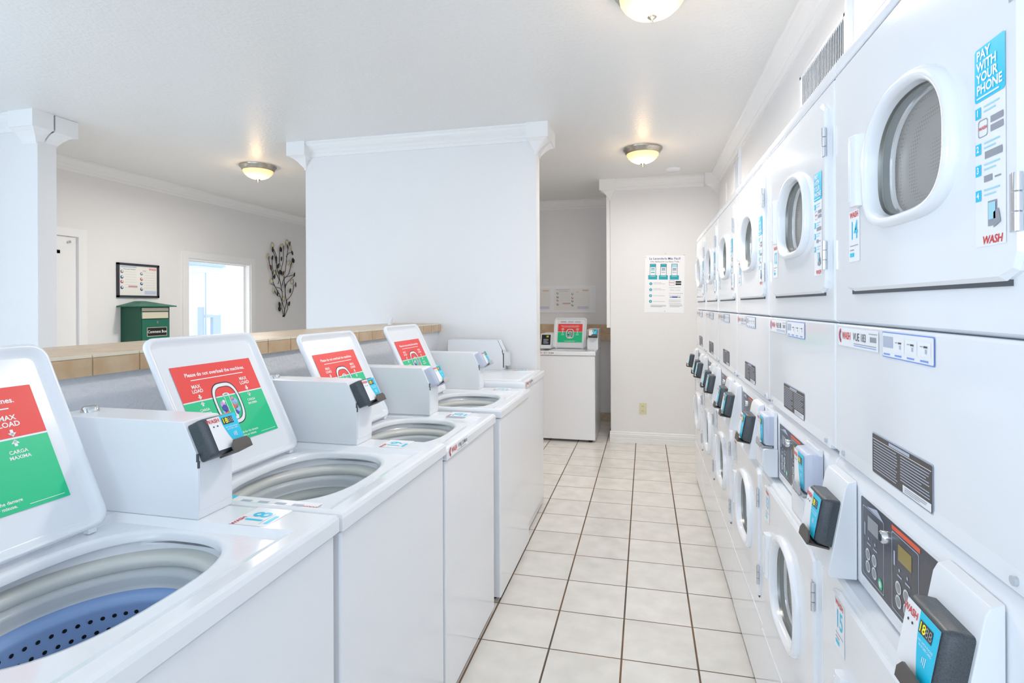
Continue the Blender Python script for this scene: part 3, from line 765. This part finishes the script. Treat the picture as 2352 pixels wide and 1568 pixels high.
def make_dryer(n_up, n_lo, model, xo, left_dark, right_dark):
    root = empty('stacked_dryer', (0, 0, 0))
    dryer_unit(root, 'upper', 0., 1.421, 1.985, 1.490, 1.948, 1.706, .160, .127, .110, .384, n_up)
    dryer_unit(root, 'lower', xo, .03, .884, .40, .868, .635, .158, .150, .135, .385, n_lo)
    # top trim
    b = MB(); b.prism([(.004, 1.989), (.0, 2.0), (.004, 2.020), (.020, 2.030), (.31, 2.030), (.31, 1.989)], 'y', -SW+.001, -.001, 'enamel'); b.build('top_trim', root, bevel=.003)
    MB().box((.008, -SW+.01, 1.984), (.30, -.01, 1.990), 'seam_dark').build('top_gap', root)
    # lint / service panel below the upper drum
    b = MB(); b.box((0, -SW+.002, 1.128), (.31, -.002, 1.4195), 'enamel'); sp = b.build('service_panel', root, bevel=.006, seg=3)
    b = MB(); b.prism([(-.003, 1.124), (.05, 1.119), (.05, 1.128), (.0, 1.150)], 'y', -SW+.03, -.03, 'enamel'); b.build('bottom_flange', sp, bevel=.001)
    for l in (.06, .64): MB().cyl((-.006, -l, 1.136), .006, .01, 'x', 'tub_grey', 10).build('screw', sp)
    MB().box((.010, -SW+.006, 1.415), (.3, -.006, 1.4215), 'seam_dark').build('seam', sp)
    e = .0012
    b = MB(); b.M = frame((-e, 0, 0), (0, -1, 0), (0, 0, 1))
    b.rect(.025, 1.372, .245, 1.412, 0, 'sticker_white'); wash_logo(b, .075, 1.394, .022); b.text(model, .150, 1.394, .023, .0005, 'txt_dark', .005, sx=.85); b.rect(.205, 1.389, .235, 1.399, .0005, 'txt_grey'); b.rect(.12, 1.380, .235, 1.3815, .0005, 'txt_grey'); b.rect(.12, 1.376, .235, 1.3775, .0005, 'blue_line'); b.rect(.2, 1.404, .24, 1.4055, .0005, 'txt_grey')
    b.build('name_decal', sp)
    b = MB(); b.M = frame((-e, 0, 0), (0, -1, 0), (0, 0, 1))
    b.poly(rrect(.262, 1.367, .452, 1.413, .003), 0, 'blue_line'); b.poly(rrect(.264, 1.369, .450, 1.411, .003), .0004, 'cyan_pale' if False else 'sticker_white')
    b.rect(.268, 1.385, .308, 1.405, .0008, 'line_pale')
    for k in range(3):
        b.rect(.312+k*.045, 1.380, .352+k*.045, 1.403, .0008, 'paper_white'); b.rect(.318+k*.045, 1.395, .328+k*.045, 1.3965, .0012, 'txt_grey'); b.rect(.330+k*.045, 1.394, .342+k*.045, 1.397, .0012, 'txt_dark'); b.rect(.334+k*.045, 1.385, .340+k*.045, 1.392, .0012, 'line_pale')
    for k in range(4): b.rect(.270+k*.046, 1.3715, .296+k*.046, 1.3745, .0008, 'blue_line')
    b.build('instruction_label', sp)
    b = MB(); b.M = frame((-e, 0, 0), (0, -1, 0), (0, 0, 1))
    b.poly(rrect(.214, 1.141, .446, 1.218, .003), 0, 'line_pale'); b.poly(rrect(.216, 1.143, .444, 1.216, .003), .0004, 'warn_dark')
    b.rect(.218, 1.2065, .442, 1.2075, .0008, 'txt_white'); b.rect(.29, 1.209, .37, 1.2145, .0008, 'line_pale')
    b.lines(.222, 1.148, .325, 1.204, 11, .0016, .0008, 'line_pale'); b.lines(.336, 1.160, .440, 1.204, 9, .0016, .0008, 'line_pale'); b.rect(.345, 1.144, .442, 1.157, .0008, 'sticker_white'); b.lines(.352, 1.146, .43, 1.155, 3, .001, .0012, 'txt_grey')
    wl_ = b.build('warning_label', sp); wl_['label'] = 'dark grey safety label with white text lines'
    # console
    b = MB(); b.prism([(.006, .888), (.0, .893), (.0, 1.100), (.010, 1.114), (.31, 1.117), (.31, .888)], 'y', -SW+.002, -.002, 'enamel'); cn = b.build('control_console', root, bevel=.004)
    b = MB(); b.M = frame((-.0012, 0, 0), (0, -1, 0), (0, 0, 1))
    b.poly(rrect(.150, .914, .508, 1.082, .008), -.0004, 'plastic_white'); b.poly(rrect(.156, .919, .502, 1.077, .006), 0, 'panel_dark')
    for k, l in enumerate((.166, .300)):
        b.ring(rrect(l, .926, l+.10, 1.062, .004), rrect(l+.0015, .9275, l+.0985, 1.0605, .004), .0004, 'line_pale')
        b.rect(l+.025, 1.020, l+.075, 1.048, .0004, 'lcd_grey' if k == 0 else 'lcd_amber')
        b.poly([(l+.02, 1.064), (l+.07, 1.074), (l+.098, 1.062)], .0006, 'line_pale') if k == 0 else b.rect(l, 1.065, l+.105, 1.073, .0004, 'warn_orange')
        for j in range(2): b.disc(l+.03+j*.03, 1.004, .003, .0006, 'line_pale', 8); b.rect(l+.022+j*.03, .992, l+.04+j*.03, .995, .0006, 'line_pale')
        b.rect(l+.008, 1.005, l+.014, 1.030, .0006, 'line_pale')
        for (p, q) in ((.026, .972), (.056, .972), (.026, .948), (.056, .948)): b.disc(l+p, q, .0115, .0006, 'btn_pale', 12); b.disc(l+p, q, .0085, .001, 'lcd_grey', 12)
        b.disc(l+.084, .941, .010, .0006, 'label_green', 12); b.disc(l+.084, .941, .006, .001, 'btn_pale', 10)
    b.build('control_panel', cn)
    MB().tube([(-.001, -.283, 1.042), (-.012, -.283, 1.042), (-.014, -.283, 1.042)], [.0115, .0115, .008], 'chrome', 16).build('key_lock', cn)
    # kick panel seam + kick panel
    MB().box((xo-.0015, -SW+.004, .318), (xo+.002, -.004, .322), 'plastic_white').build('kick_seam', root)
    # reader boxes
    for l0, l1, dk in ((.004, .136, left_dark), (.495, .622, right_dark)):
        b = MB(); zt, zb = 1.092, .893; w_ = l1-l0
        if dk:
            b.prism([(-.002, zb), (-.052, zb), (-.056, zb+.012), (-.024, zt-.012), (-.018, zt), (-.002, zt+.006)], 'y', -l1, -l0, 'enamel_side')
        else:
            b.prism([(-.002, zb), (-.030, zb), (-.046, zb+.022), (-.046, zb+.088), (-.040, zb+.092), (-.002, zb+.092)], 'y', -l1, -l0, 'enamel_side')
            b.box((-.012, -l1+.008, zb+.09), (-.002, -l0-.008, zt+.012), 'enamel_side')
        rb = b.build('reader_box', root, bevel=.002)
        if not dk:
            b = MB(); b.box((-.0478, -l1+.012, zb+.028), (-.0455, -l0-.012, zb+.082), 'enamel_side'); b.build('coin_slot_plate', rb, bevel=.001)
        S = Vector((.032, 0, (zt-zb)-.024)).normalized() if dk else Vector((0, 0, 1))
        O = Vector((-.027, -(l0+l1)/2-.006, (zt+zb)/2+.006)) if dk else Vector((-.004, -(l0+l1)/2-.004, zb+.150))
        reader_parts(root, O, (0, -1, 0), S, dk, w=.104, h=.100, d=.046 if dk else .040)
    return root

YD = 4.9135
DG = 'stacked dryers along the right wall'
offs = [-.018, -.018, -.020, -.022, -.028, -.030]
specs = [('4', '5', 'VUE 178', 1, 1, 'farthest stacked dryer at the end of the row near the back wall poster'),
         ('6', '7', 'VUE 179', 1, 1, 'second farthest stacked dryer, narrow sliver with dark card readers'),
         ('8', '9', 'VUE 180', 1, 1, 'third farthest stacked dryer, below the slim wall vent'),
         ('10', '11', 'VUE 181', 1, 1, 'stacked dryer numbered 10 and 11, in the middle of the row'),
         ('12', '13', 'VUE 185', 0, 0, 'stacked dryer numbered 12 over 13 with light grey card readers'),
         ('14', '15', 'VUE 183', 1, 1, 'nearest stacked dryer, large door numbered 14 above door 15')]
for k, (a_, b_, md, ld, rd_, lab) in enumerate(specs):
    dz = make_dryer(a_, b_, md, offs[k], bool(ld), bool(rd_)); dz.location = (.4256, YD-k*SW, 0)
    tag(dz, lab, 'dryer', DG)

# ================================================================== RIGHT WALL BITS
def louver(y0, y1, z0, z1, label, n):
    r = empty('wall_vent', (XR, (y0+y1)/2, z0)); w = y1-y0; h = z1-z0
    b = MB(); 
    for a, c in (((-.012, -w/2, 0), (0, -w/2+.02, h)), ((-.012, w/2-.02, 0), (0, w/2, h)), ((-.012, -w/2, 0), (0, w/2, .02)), ((-.012, -w/2, h-.012), (0, w/2, h))): b.box(a, c, 'plastic_white')
    b.build('vent_frame', r)
    b = MB().box((-.003, -w/2+.02, .02), (-.001, w/2-.02, h-.012), 'tub_grey'); b.build('backing', r)
    b = MB()
    for i in range(n):
        y = -w/2+.02+(w-.04)*(i+.5)/n; q = (w-.04)/n
        b.prism([(-.011, y-q*.44), (-.009, y-q*.46), (-.003, y+q*.40), (-.005, y+q*.42)], 'z', .02, h-.012, 'plastic_white')
    b.build('slat', r)
    tag(r, label, 'vent', 'vents above the dryers')
louver(2.31, 2.94, 2.06, 2.56, 'large white louvred vent with vertical slats above the nearer dryers', 30)
louver(4.72, 5.00, 2.33, 2.66, 'small louvred vent high on the right wall above the far dryers', 12)
tag(MB().box((XR-.012, 5.47, 2.31), (XR, 6.0, 2.60), 'wall_paint').build('access_panel', bevel=.002), 'plain white access panel on the right wall by the back corner', 'panel')
tag(MB().box((XR-.022, 2.262, 2.035), (XR, 2.286, CH-.11), 'plastic_white').build('cable_cover'), 'thin white vertical cable cover beside the large vent', 'cable cover')
tag(MB().box((XR-.022, 4.685, 2.035), (XR, 4.705, 2.70), 'plastic_white').build('cable_cover'), 'thin white vertical strip beside the small far vent', 'cable cover')

# ================================================================== CEILING LIGHTS
def make_light():
    r = empty('ceiling_light', (0, 0, CH))
    MB().lathe([(.166, 0), (.166, -.008), (.160, -.018), (.150, -.026), (.148, -.036), (.138, -.046), (.130, -.048)], 'nickel', 48).build('metal_rim', r)
    MB().lathe([(.136, -.040), (.132, -.060), (.118, -.082), (.095, -.103), (.065, -.118), (.03, -.126), (.008, -.128)], 'bowl_glass', 48, cap1=True).build('glass_bowl', r)
    MB().lathe([(.018, -.124), (.020, -.130), (.010, -.138), (.005, -.140), (.0055, -.150), (.003, -.154)], 'nickel', 20, cap0=True, cap1=True).build('finial', r)
    return r
L0 = make_light()
LG = 'flush ceiling lights with glass bowls'
for k, (x, y, lab) in enumerate(((.033, 2.40, 'lit ceiling light nearest the camera, cut by the top of the photo'),
                                 (-.016, 4.87, 'lit ceiling light over the far end of the aisle near the back wall'),
                                 (-3.575, 4.56, 'lit ceiling light in the left room beyond the half wall'))):
    o = L0 if k == 0 else copy_tree(L0)
    o.location = (x, y, CH); tag(o, lab, 'ceiling light', LG)
tag(MB().lathe([(.075, 0), (.075, -.012), (.06, -.022), (.02, -.024)], 'plastic_white', 32, (0, 0, 0), False, True).build('smoke_detector', loc=(.27, 5.66, CH)), 'small round white smoke detector on the ceiling by the back corner', 'smoke detector')

# ================================================================== WALL THINGS
# poster on the back wall
r = empty('wall_poster', (.2, YB, 1.385)); b = MB()
TL, TR, BR, BL = (-.015, 1.985), (.397, 1.994), (.405, 1.389), (.012, 1.372)
def bil(u, v):  # u right 0-1, v up 0-1
    xt = TL[0]+(TR[0]-TL[0])*u; zt = TL[1]+(TR[1]-TL[1])*u; xb = BL[0]+(BR[0]-BL[0])*u; zb = BL[1]+(BR[1]-BL[1])*u
    return xb+(xt-xb)*v, zb+(zt-zb)*v
PW, PH = .402, .603
b.M = Matrix.Translation((-.2+.198, -.002, 1.683-1.385)) @ Matrix.Rotation(math.radians(1.3), 4, 'Y') @ frame((0, 0, 0), (1, 0, 0), (0, 0, 1))
b.box((-PW/2, -PH/2, -.0015), (PW/2, PH/2, 0), 'paper_white'); e = .0006
X = lambda u: -PW/2+u*PW
Y = lambda v: PH/2-v*PH
b.text('La Lavandería Más Fácil!', 0, Y(.055), .033, e, 'txt_blue', .012)
b.text('Una Aplicación Lo Hace Todo', 0, Y(.108), .024, e, 'txt_dark', 0)
for k, u in enumerate((.20, .47, .745)):
    b.ring(rrect(X(u-.078), Y(.35), X(u+.078), Y(.145), .008), rrect(X(u-.068), Y(.35), X(u+.068), Y(.152), .008), e, 'txt_dark')
    b.rect(X(u-.068), Y(.205), X(u+.068), Y(.155), e, 'teal' if k < 2 else 'cyan_pale'); b.rect(X(u-.05), Y(.27), X(u+.05), Y(.22), e, ['cyan_pale', 'line_pale', 'line_pale'][k])
    b.rect(X(u-.04), Y(.235), X(u+.04), Y(.228), e*2, 'txt_dark'); b.rect(X(u-.05), Y(.305), X(u+.05), Y(.29), e, ['teal', 'line_pale', 'line_pale'][k])
    b.rect(X(u-.115), Y(.42), X(u+.115), Y(.345), e*2, 'teal'); b.rect(X(u-.07), Y(.365), X(u+.07), Y(.36), e*3, 'txt_white')
for k, v in enumerate((.495, .60, .705, .805)):
    b.disc(X(.155), Y(v), .0155, e, 'teal'); b.text(str(k+1), X(.155), Y(v), .02, e*2, 'txt_white', .02)
    for j in range(2 if k < 2 else 1): b.rect(X(.22), Y(v+.003-.02*j), X(.52-.1*j), Y(v-.001-.02*j), e, 'txt_grey')
b.ring(rrect(X(.62), Y(.525), X(.75), Y(.435), .006), rrect(X(.628), Y(.52), X(.742), Y(.44), .006), e, 'txt_grey'); b.text('WASH', X(.685), Y(.475), .016, e, 'txt_red', .02)
b.rect(X(.78), Y(.475), X(.92), Y(.445), e, 'black'); b.rect(X(.78), Y(.515), X(.92), Y(.485), e, 'black')
b.rect(X(.62), Y(.563), X(.92), Y(.558), e, 'txt_grey'); b.text('WASH CARD', X(.77), Y(.605), .018, e, 'line_pale', .01)
b.rect(X(.62), Y(.663), X(.97), Y(.657), e, 'txt_grey'); b.rect(X(.62), Y(.695), X(.92), Y(.69), e, 'txt_grey')
b.rect(X(.64), Y(.735), X(.70), Y(.715), e, 'txt_grey'); b.rect(X(.70), Y(.735), X(.77), Y(.712), e, 'label_violet'); b.rect(X(.77), Y(.735), X(.84), Y(.712), e, 'icon_navy'); b.rect(X(.85), Y(.735), X(.91), Y(.715), e, 'txt_grey')
for v in (.775, .80, .83): b.rect(X(.62), Y(v+.003), X(.92), Y(v-.002), e, 'txt_grey')
b.lines(X(.64), Y(.90), X(.97), Y(.85), 3, .0035, e, 'txt_grey'); b.lines(X(.16), Y(.905), X(.57), Y(.865), 3, .0035, e, 'txt_grey')
b.build('poster_sheet', r)
b = MB()
for x, z in ((-.19, .585), (.20, .60), (.0, .012), (.01, .618)): b.cyl((x, -.008, z), .004, .008, 'y', 'lcd_grey', 8)
b.build('tack', r)
tag(r, 'white Spanish instruction poster with teal blocks pinned to the back wall', 'poster')
# outlet
r = empty('wall_outlet', (-.027, YB, .305))
MB().box((-.038, -.006, 0), (.038, 0, .118), 'outlet_cream').build('cover_plate', r, bevel=.002)
for z in (.034, .084):
    MB().prism(rrect(-.017, z-.016, .017, z+.016, .008), 'y', -.009, -.005, 'outlet_cream').box((-.008, -.0095, z-.004), (-.005, -.0088, z+.007), 'outlet_slot').box((.005, -.0095, z-.004), (.008, -.0088, z+.007), 'outlet_slot').build('socket', r)
tag(r, 'cream double power outlet low on the back wall', 'outlet')
# notice board in the alcove
def wash_sheet(b, w, h, cols, e=.0006):
    """two-column instruction sheet, origin bottom left"""
    b.rect(0, 0, w, h, 0, 'paper'); b.rect(w*.05, h*.93, w*.45, h*.95, e, 'blue_line')
    b.text('Top Load Washer', w*.27, h*.87, h*.06, e, 'txt_dark', 0); b.text('WASH', w*.88, h*.90, h*.10, e, 'txt_red', .02); b.text('Dryer', w*.66, h*.84, h*.055, e, 'txt_dark', 0)
    for c, m in zip(cols, (0, 1)):
        for k, v in enumerate((.78, .60, .45, .26)):
            b.disc(w*c, h*(v-.04*m), h*.055, e, ('icon_grey', 'icon_navy', 'icon_red', 'icon_navy')[k] if m == 0 else ('icon_grey', 'icon_red', 'icon_navy', 'icon_navy')[k], 14)
            b.disc(w*(c+.008), h*(v+.015-.04*m), h*.028, e*2, 'paper', 10)
        for k in range(7): b.rect(w*(c+.07), h*(.78-k*.085), w*(c+.36), h*(.786-k*.085), e, 'line_pale')
    b.rect(w*.24, h*.27, w*.47, h*.33, e*2, 'pink_bar'); b.rect(w*.66, h*.05, w*.97, h*.17, e, 'blue_bar')
r = empty('notice_board', (-1.2, YA, 1.37))
BW = 1.16
MB().box((-.57, -.008, 0), (.588, 0, .345), 'paper_white').build('backing_board', r)
b = MB(); b.M = frame((.06, -.0085, .035), (1, 0, 0), (0, 0, 1)); wash_sheet(b, .455, .275, (.10, .52)); b.build('instruction_sheet', r)
b = MB(); b.M = frame((-.49, -.0085, .035), (1, 0, 0), (0, 0, 1)); wash_sheet(b, .50, .275, (.10, .58)); b.build('instruction_sheet', r)
b = MB().box((-.565, -.0125, .004), (.583, -.0105, .341), 'acrylic'); b.build('clear_cover', r)
tag(r, 'clear covered white board holding laundry instruction sheets above the alcove washer', 'notice board')
# framed notice on the left wall
r = empty('framed_notice', (XL, 4.62, 1.56)); fw, fh, q = .48, .345, .022; b = MB()
for a, c in (((0, -fw/2, 0), (.02, -fw/2+q, fh)), ((0, fw/2-q, 0), (.02, fw/2, fh)), ((0, -fw/2, 0), (.02, fw/2, q)), ((0, -fw/2, fh-q), (.02, fw/2, fh))): b.box(a, c, 'frame_dark')
b.build('picture_frame', r, bevel=.001)
b = MB(); b.M = frame((.008, -fw/2+.02, .02), (0, 1, 0), (0, 0, 1)); wash_sheet(b, fw-.04, fh-.04, (.08, .58)); b.build('instruction_sheet', r)
tag(r, 'black framed laundry instruction sheet on the left wall above the green box', 'framed notice')
# comment box
r = empty('comment_box', (XL, 4.60, .95))
y0, y1, dd = -.175, .175, .235
b = MB(); b.box((0, y0, 0), (dd, y1, .515), 'green_metal'); b.build('box_body', r, bevel=.003)
b = MB(); b.loft([[(-.0, y0-.045, .515), (dd+.045, y0-.045, .515), (dd+.045, y1+.045, .515), (0, y1+.045, .515)], [(-.0, y0-.045, .526), (dd+.045, y0-.045, .526), (dd+.045, y1+.045, .526), (0, y1+.045, .526)], [(0, -.02, .575), (.09, -.02, .575), (.09, .02, .575), (0, .02, .575)]], 'green_front', True, True, smooth=False); b.build('box_roof', r)
b = MB(); b.box((dd, y0+.022, .02), (dd+.004, y1-.005, .39), 'green_front'); dr = b.build('box_door', r, bevel=.001)
b = MB().box((dd, y0+.020, .475), (dd+.006, y1-.02, .505), 'slot_cream').box((dd+.002, y0+.020, .400), (dd+.012, y1-.03, .462), 'slot_cream').box((dd-.001, y0+.018, .396), (dd+.001, y1-.012, .51), 'seam_dark'); b.build('mail_slot', r)
MB().cyl((dd+.003, .02, .360), .013, .006, 'x', 'nickel', 14).build('lock', dr)
b = MB(); b.M = frame((dd+.0045, .02, .265), (0, 1, 0), (0, 0, 1)); b.poly(rrect(-.118, -.045, .118, .045, .005), 0, 'slot_cream'); b.poly(rrect(-.113, -.040, .113, .040, .004), .0005, 'black'); b.text('Comment Box', 0, 0, .040, .001, 'txt_white', .008, sx=.93); b.build('name_plate', dr)
tag(r, 'dark green metal comment box with peaked lid on the left wall', 'comment box')
# wall art
STEMS = [[(6.953, 1.319), (6.891, 1.427), (6.892, 1.529), (6.911, 1.648), (6.906, 1.743), (6.869, 1.86), (6.845, 1.922), (6.785, 2.004), (6.779, 2.074), (6.792, 2.153), (6.739, 2.265)], [(6.959, 1.319), (7.017, 1.426), (7.011, 1.506), (6.98, 1.61), (6.987, 1.73), (7.045, 1.812), (7.136, 1.877), (7.176, 1.915)], [(6.953, 1.319), (6.947, 1.426), (6.892, 1.537), (6.843, 1.647), (6.771, 1.739), (6.724, 1.815), (6.719, 1.961), (6.684, 2.067), (6.681, 2.144)], [(6.959, 1.319), (6.953, 1.418), (6.992, 1.522), (6.98, 1.65), (6.987, 1.77), (6.969, 1.865), (6.995, 1.994), (7.002, 2.147), (7.029, 2.293)], [(6.912, 1.767), (6.919, 1.831), (6.969, 1.881), (7.059, 1.934), (7.111, 2.018), (7.151, 2.118)], [(7.005, 1.546), (7.095, 1.62), (7.135, 1.677), (7.175, 1.752), (7.202, 1.785)], [(6.845, 1.922), (6.883, 2.003), (6.927, 2.125), (6.94, 2.245), (6.966, 2.335)], [(6.724, 1.869), (6.678, 1.944), (6.655, 2.004)], [(6.779, 2.074), (6.75, 2.15), (6.697, 2.245)], [(6.87, 2.034), (6.84, 2.094), (6.841, 2.212), (6.86, 2.269)], [(7.003, 2.179), (7.048, 2.239), (7.126, 2.254)], [(6.783, 1.735), (6.844, 1.726), (6.905, 1.672)], [(6.747, 1.754), (6.677, 1.774)], [(6.862, 1.608), (6.795, 1.615), (6.723, 1.683)], [(6.969, 1.881), (7.084, 1.911), (7.176, 1.932)], [(6.649, 2.019), (6.615, 2.108), (6.615, 2.154)], [(6.82, 1.78), (6.832, 1.843), (6.772, 1.918), (6.761, 1.98)]]
LD = [(6.691, 2.253), (6.866, 2.273), (7.023, 2.321), (7.072, 2.378), (7.128, 2.248), (6.681, 2.14), (6.883, 2.141), (7.147, 2.138), (6.807, 2.036), (6.651, 2.002), (6.864, 1.947), (6.922, 1.938), (7.176, 1.932), (6.728, 1.881), (6.959, 1.761), (7.206, 1.786), (7.076, 1.692), (6.795, 1.654), (6.834, 1.494), (6.832, 1.433), (7.049, 1.505), (6.764, 2.139)]
LC = [(6.704, 2.316), (6.615, 2.157), (7.029, 2.39), (7.119, 2.323), (7.066, 2.103), (6.749, 1.932), (6.683, 1.813), (7.151, 2.069), (7.142, 1.828), (6.727, 1.683), (6.942, 1.569), (6.827, 1.984), (6.957, 1.928), (6.909, 2.321)]
r = empty('wall_art', (XL, 6.95, 1.31)); b = MB()
for s_ in STEMS: b.tube([(.02+.012*math.sin(i), p[0]-6.95, p[1]-1.31) for i, p in enumerate(s_)], .0042, 'stem_metal', 6)
b.box((0, -.006, .004), (.022, .012, .03), 'stem_metal'); b.build('stem', r)
def leaf(m):
    b = MB(); pts = [(-.026, 0), (-.016, .012), (0, .017), (.016, .011), (.027, 0), (.016, -.011), (0, -.017), (-.016, -.012)]
    n = len(pts); b.add([(0, p[1], p[0]) for p in pts]+[(.006, 0, 0), (-.003, 0, 0)], [(i, (i+1) % n, n) for i in range(n)]+[((i+1) % n, i, n+1) for i in range(n)], m, True)
    return b
protos = {}
for lst, m in ((LD, 'leaf_dark'), (LC, 'leaf_cream')):
    for i, (y, z) in enumerate(lst):
        mm = 'leaf_maroon' if (m == 'leaf_dark' and i in (9, 11, 15)) else m
        if mm not in protos: o = leaf(mm).build('leaf', r); protos[mm] = o
        else: o = protos[mm].copy(); COL.objects.link(o)
        o.parent = r; o.location = (.035 if m == 'leaf_dark' else .022, y-6.95, z-1.31); o.rotation_euler = (random.uniform(-.7, .7), 0, random.uniform(-.3, .3)); sc = 1.7 if m == 'leaf_cream' else 1.6; o.scale = (1, sc, sc)
        if mm == 'leaf_cream': o['label'] = 'cream leaf'
tag(r, 'metal branch wall sculpture with dark and cream leaves on the left wall', 'wall sculpture')
# small white stub on the tiled ledge
tag(MB().tube([(-1.80, 3.70, CZ1), (-1.80, 3.70, CZ1+.035), (-1.79, 3.705, CZ1+.05), (-1.787, 3.707, CZ1+.056)], [.018, .017, .013, .006], 'plastic_white', 14).build('door_stop'), 'small white rounded stub standing on the tiled ledge by the partition', 'stub')

# ================================================================== LIGHT
def area(name, loc, rot, sx, sy, power, col):
    l = bpy.data.lights.new(name, 'AREA'); l.shape = 'RECTANGLE'; l.size = sx; l.size_y = sy; l.energy = power; l.color = col
    o = bpy.data.objects.new(name, l); COL.objects.link(o); o.location = loc; o.rotation_euler = rot
    return o
area('daylight_front', (-1.17, YN+.02, 1.45), (PI/2, 0, 0), 3.3, 2.0, 21, (.52, .74, 1.))
area('daylight_left', (XL+.02, -.6, 1.62), (0, -PI/2, 0), 1.35, 2.3, 56, (.60, .79, 1.))
for (x, y) in ((.033, 2.40), (-.016, 4.87), (-3.575, 4.56)):
    l = bpy.data.lights.new('lamp_bulb', 'AREA'); l.shape = 'DISK'; l.size = .22; l.energy = 18 if x < -2 else 11; l.color = (1., .955, .90)
    o = bpy.data.objects.new('lamp_bulb', l); COL.objects.link(o); o.location = (x, y, CH-.165)
    l = bpy.data.lights.new('lamp_glow', 'POINT'); l.energy = 1.3; l.color = (1., .66, .32); l.shadow_soft_size = .03
    o = bpy.data.objects.new('lamp_glow', l); COL.objects.link(o); o.location = (x, y-.03, CH-.19)
w = bpy.data.worlds.new('World'); SC.world = w; w.use_nodes = True
bg = w.node_tree.nodes['Background']; bg.inputs[0].default_value = (.86, .93, 1., 1); bg.inputs[1].default_value = 1.35
s = bpy.data.lights.new('sun', 'SUN'); s.energy = 3.; s.angle = .01; s.color = (1, .97, .92)
o = bpy.data.objects.new('sun', s); COL.objects.link(o); o.rotation_euler = (math.radians(48), 0, math.radians(200))

# ================================================================== CAMERA
cam = bpy.data.cameras.new('camera'); co = bpy.data.objects.new('camera', cam); COL.objects.link(co); SC.camera = co
F = 1272.3; cam.sensor_width = 36.; cam.sensor_fit = 'HORIZONTAL'; cam.lens = F/2352*36
cam.shift_y = -(784-701.7)/2352; cam.clip_start = .02
yaw, roll = .2359, -.0041
co.matrix_world = Matrix.Translation((0, 0, 1.463)) @ Matrix.Rotation(yaw, 4, 'Z') @ Matrix.Rotation(PI/2, 4, 'X') @ Matrix.Rotation(roll, 4, 'Z')
SC.view_settings.view_transform = 'Standard'; SC.view_settings.look = 'None'; SC.view_settings.gamma = 1.; SC.view_settings.exposure = .47
SC.view_settings.use_curve_mapping = False
SC.cycles.max_bounces = 12; SC.cycles.diffuse_bounces = 8; SC.cycles.transparent_max_bounces = 12
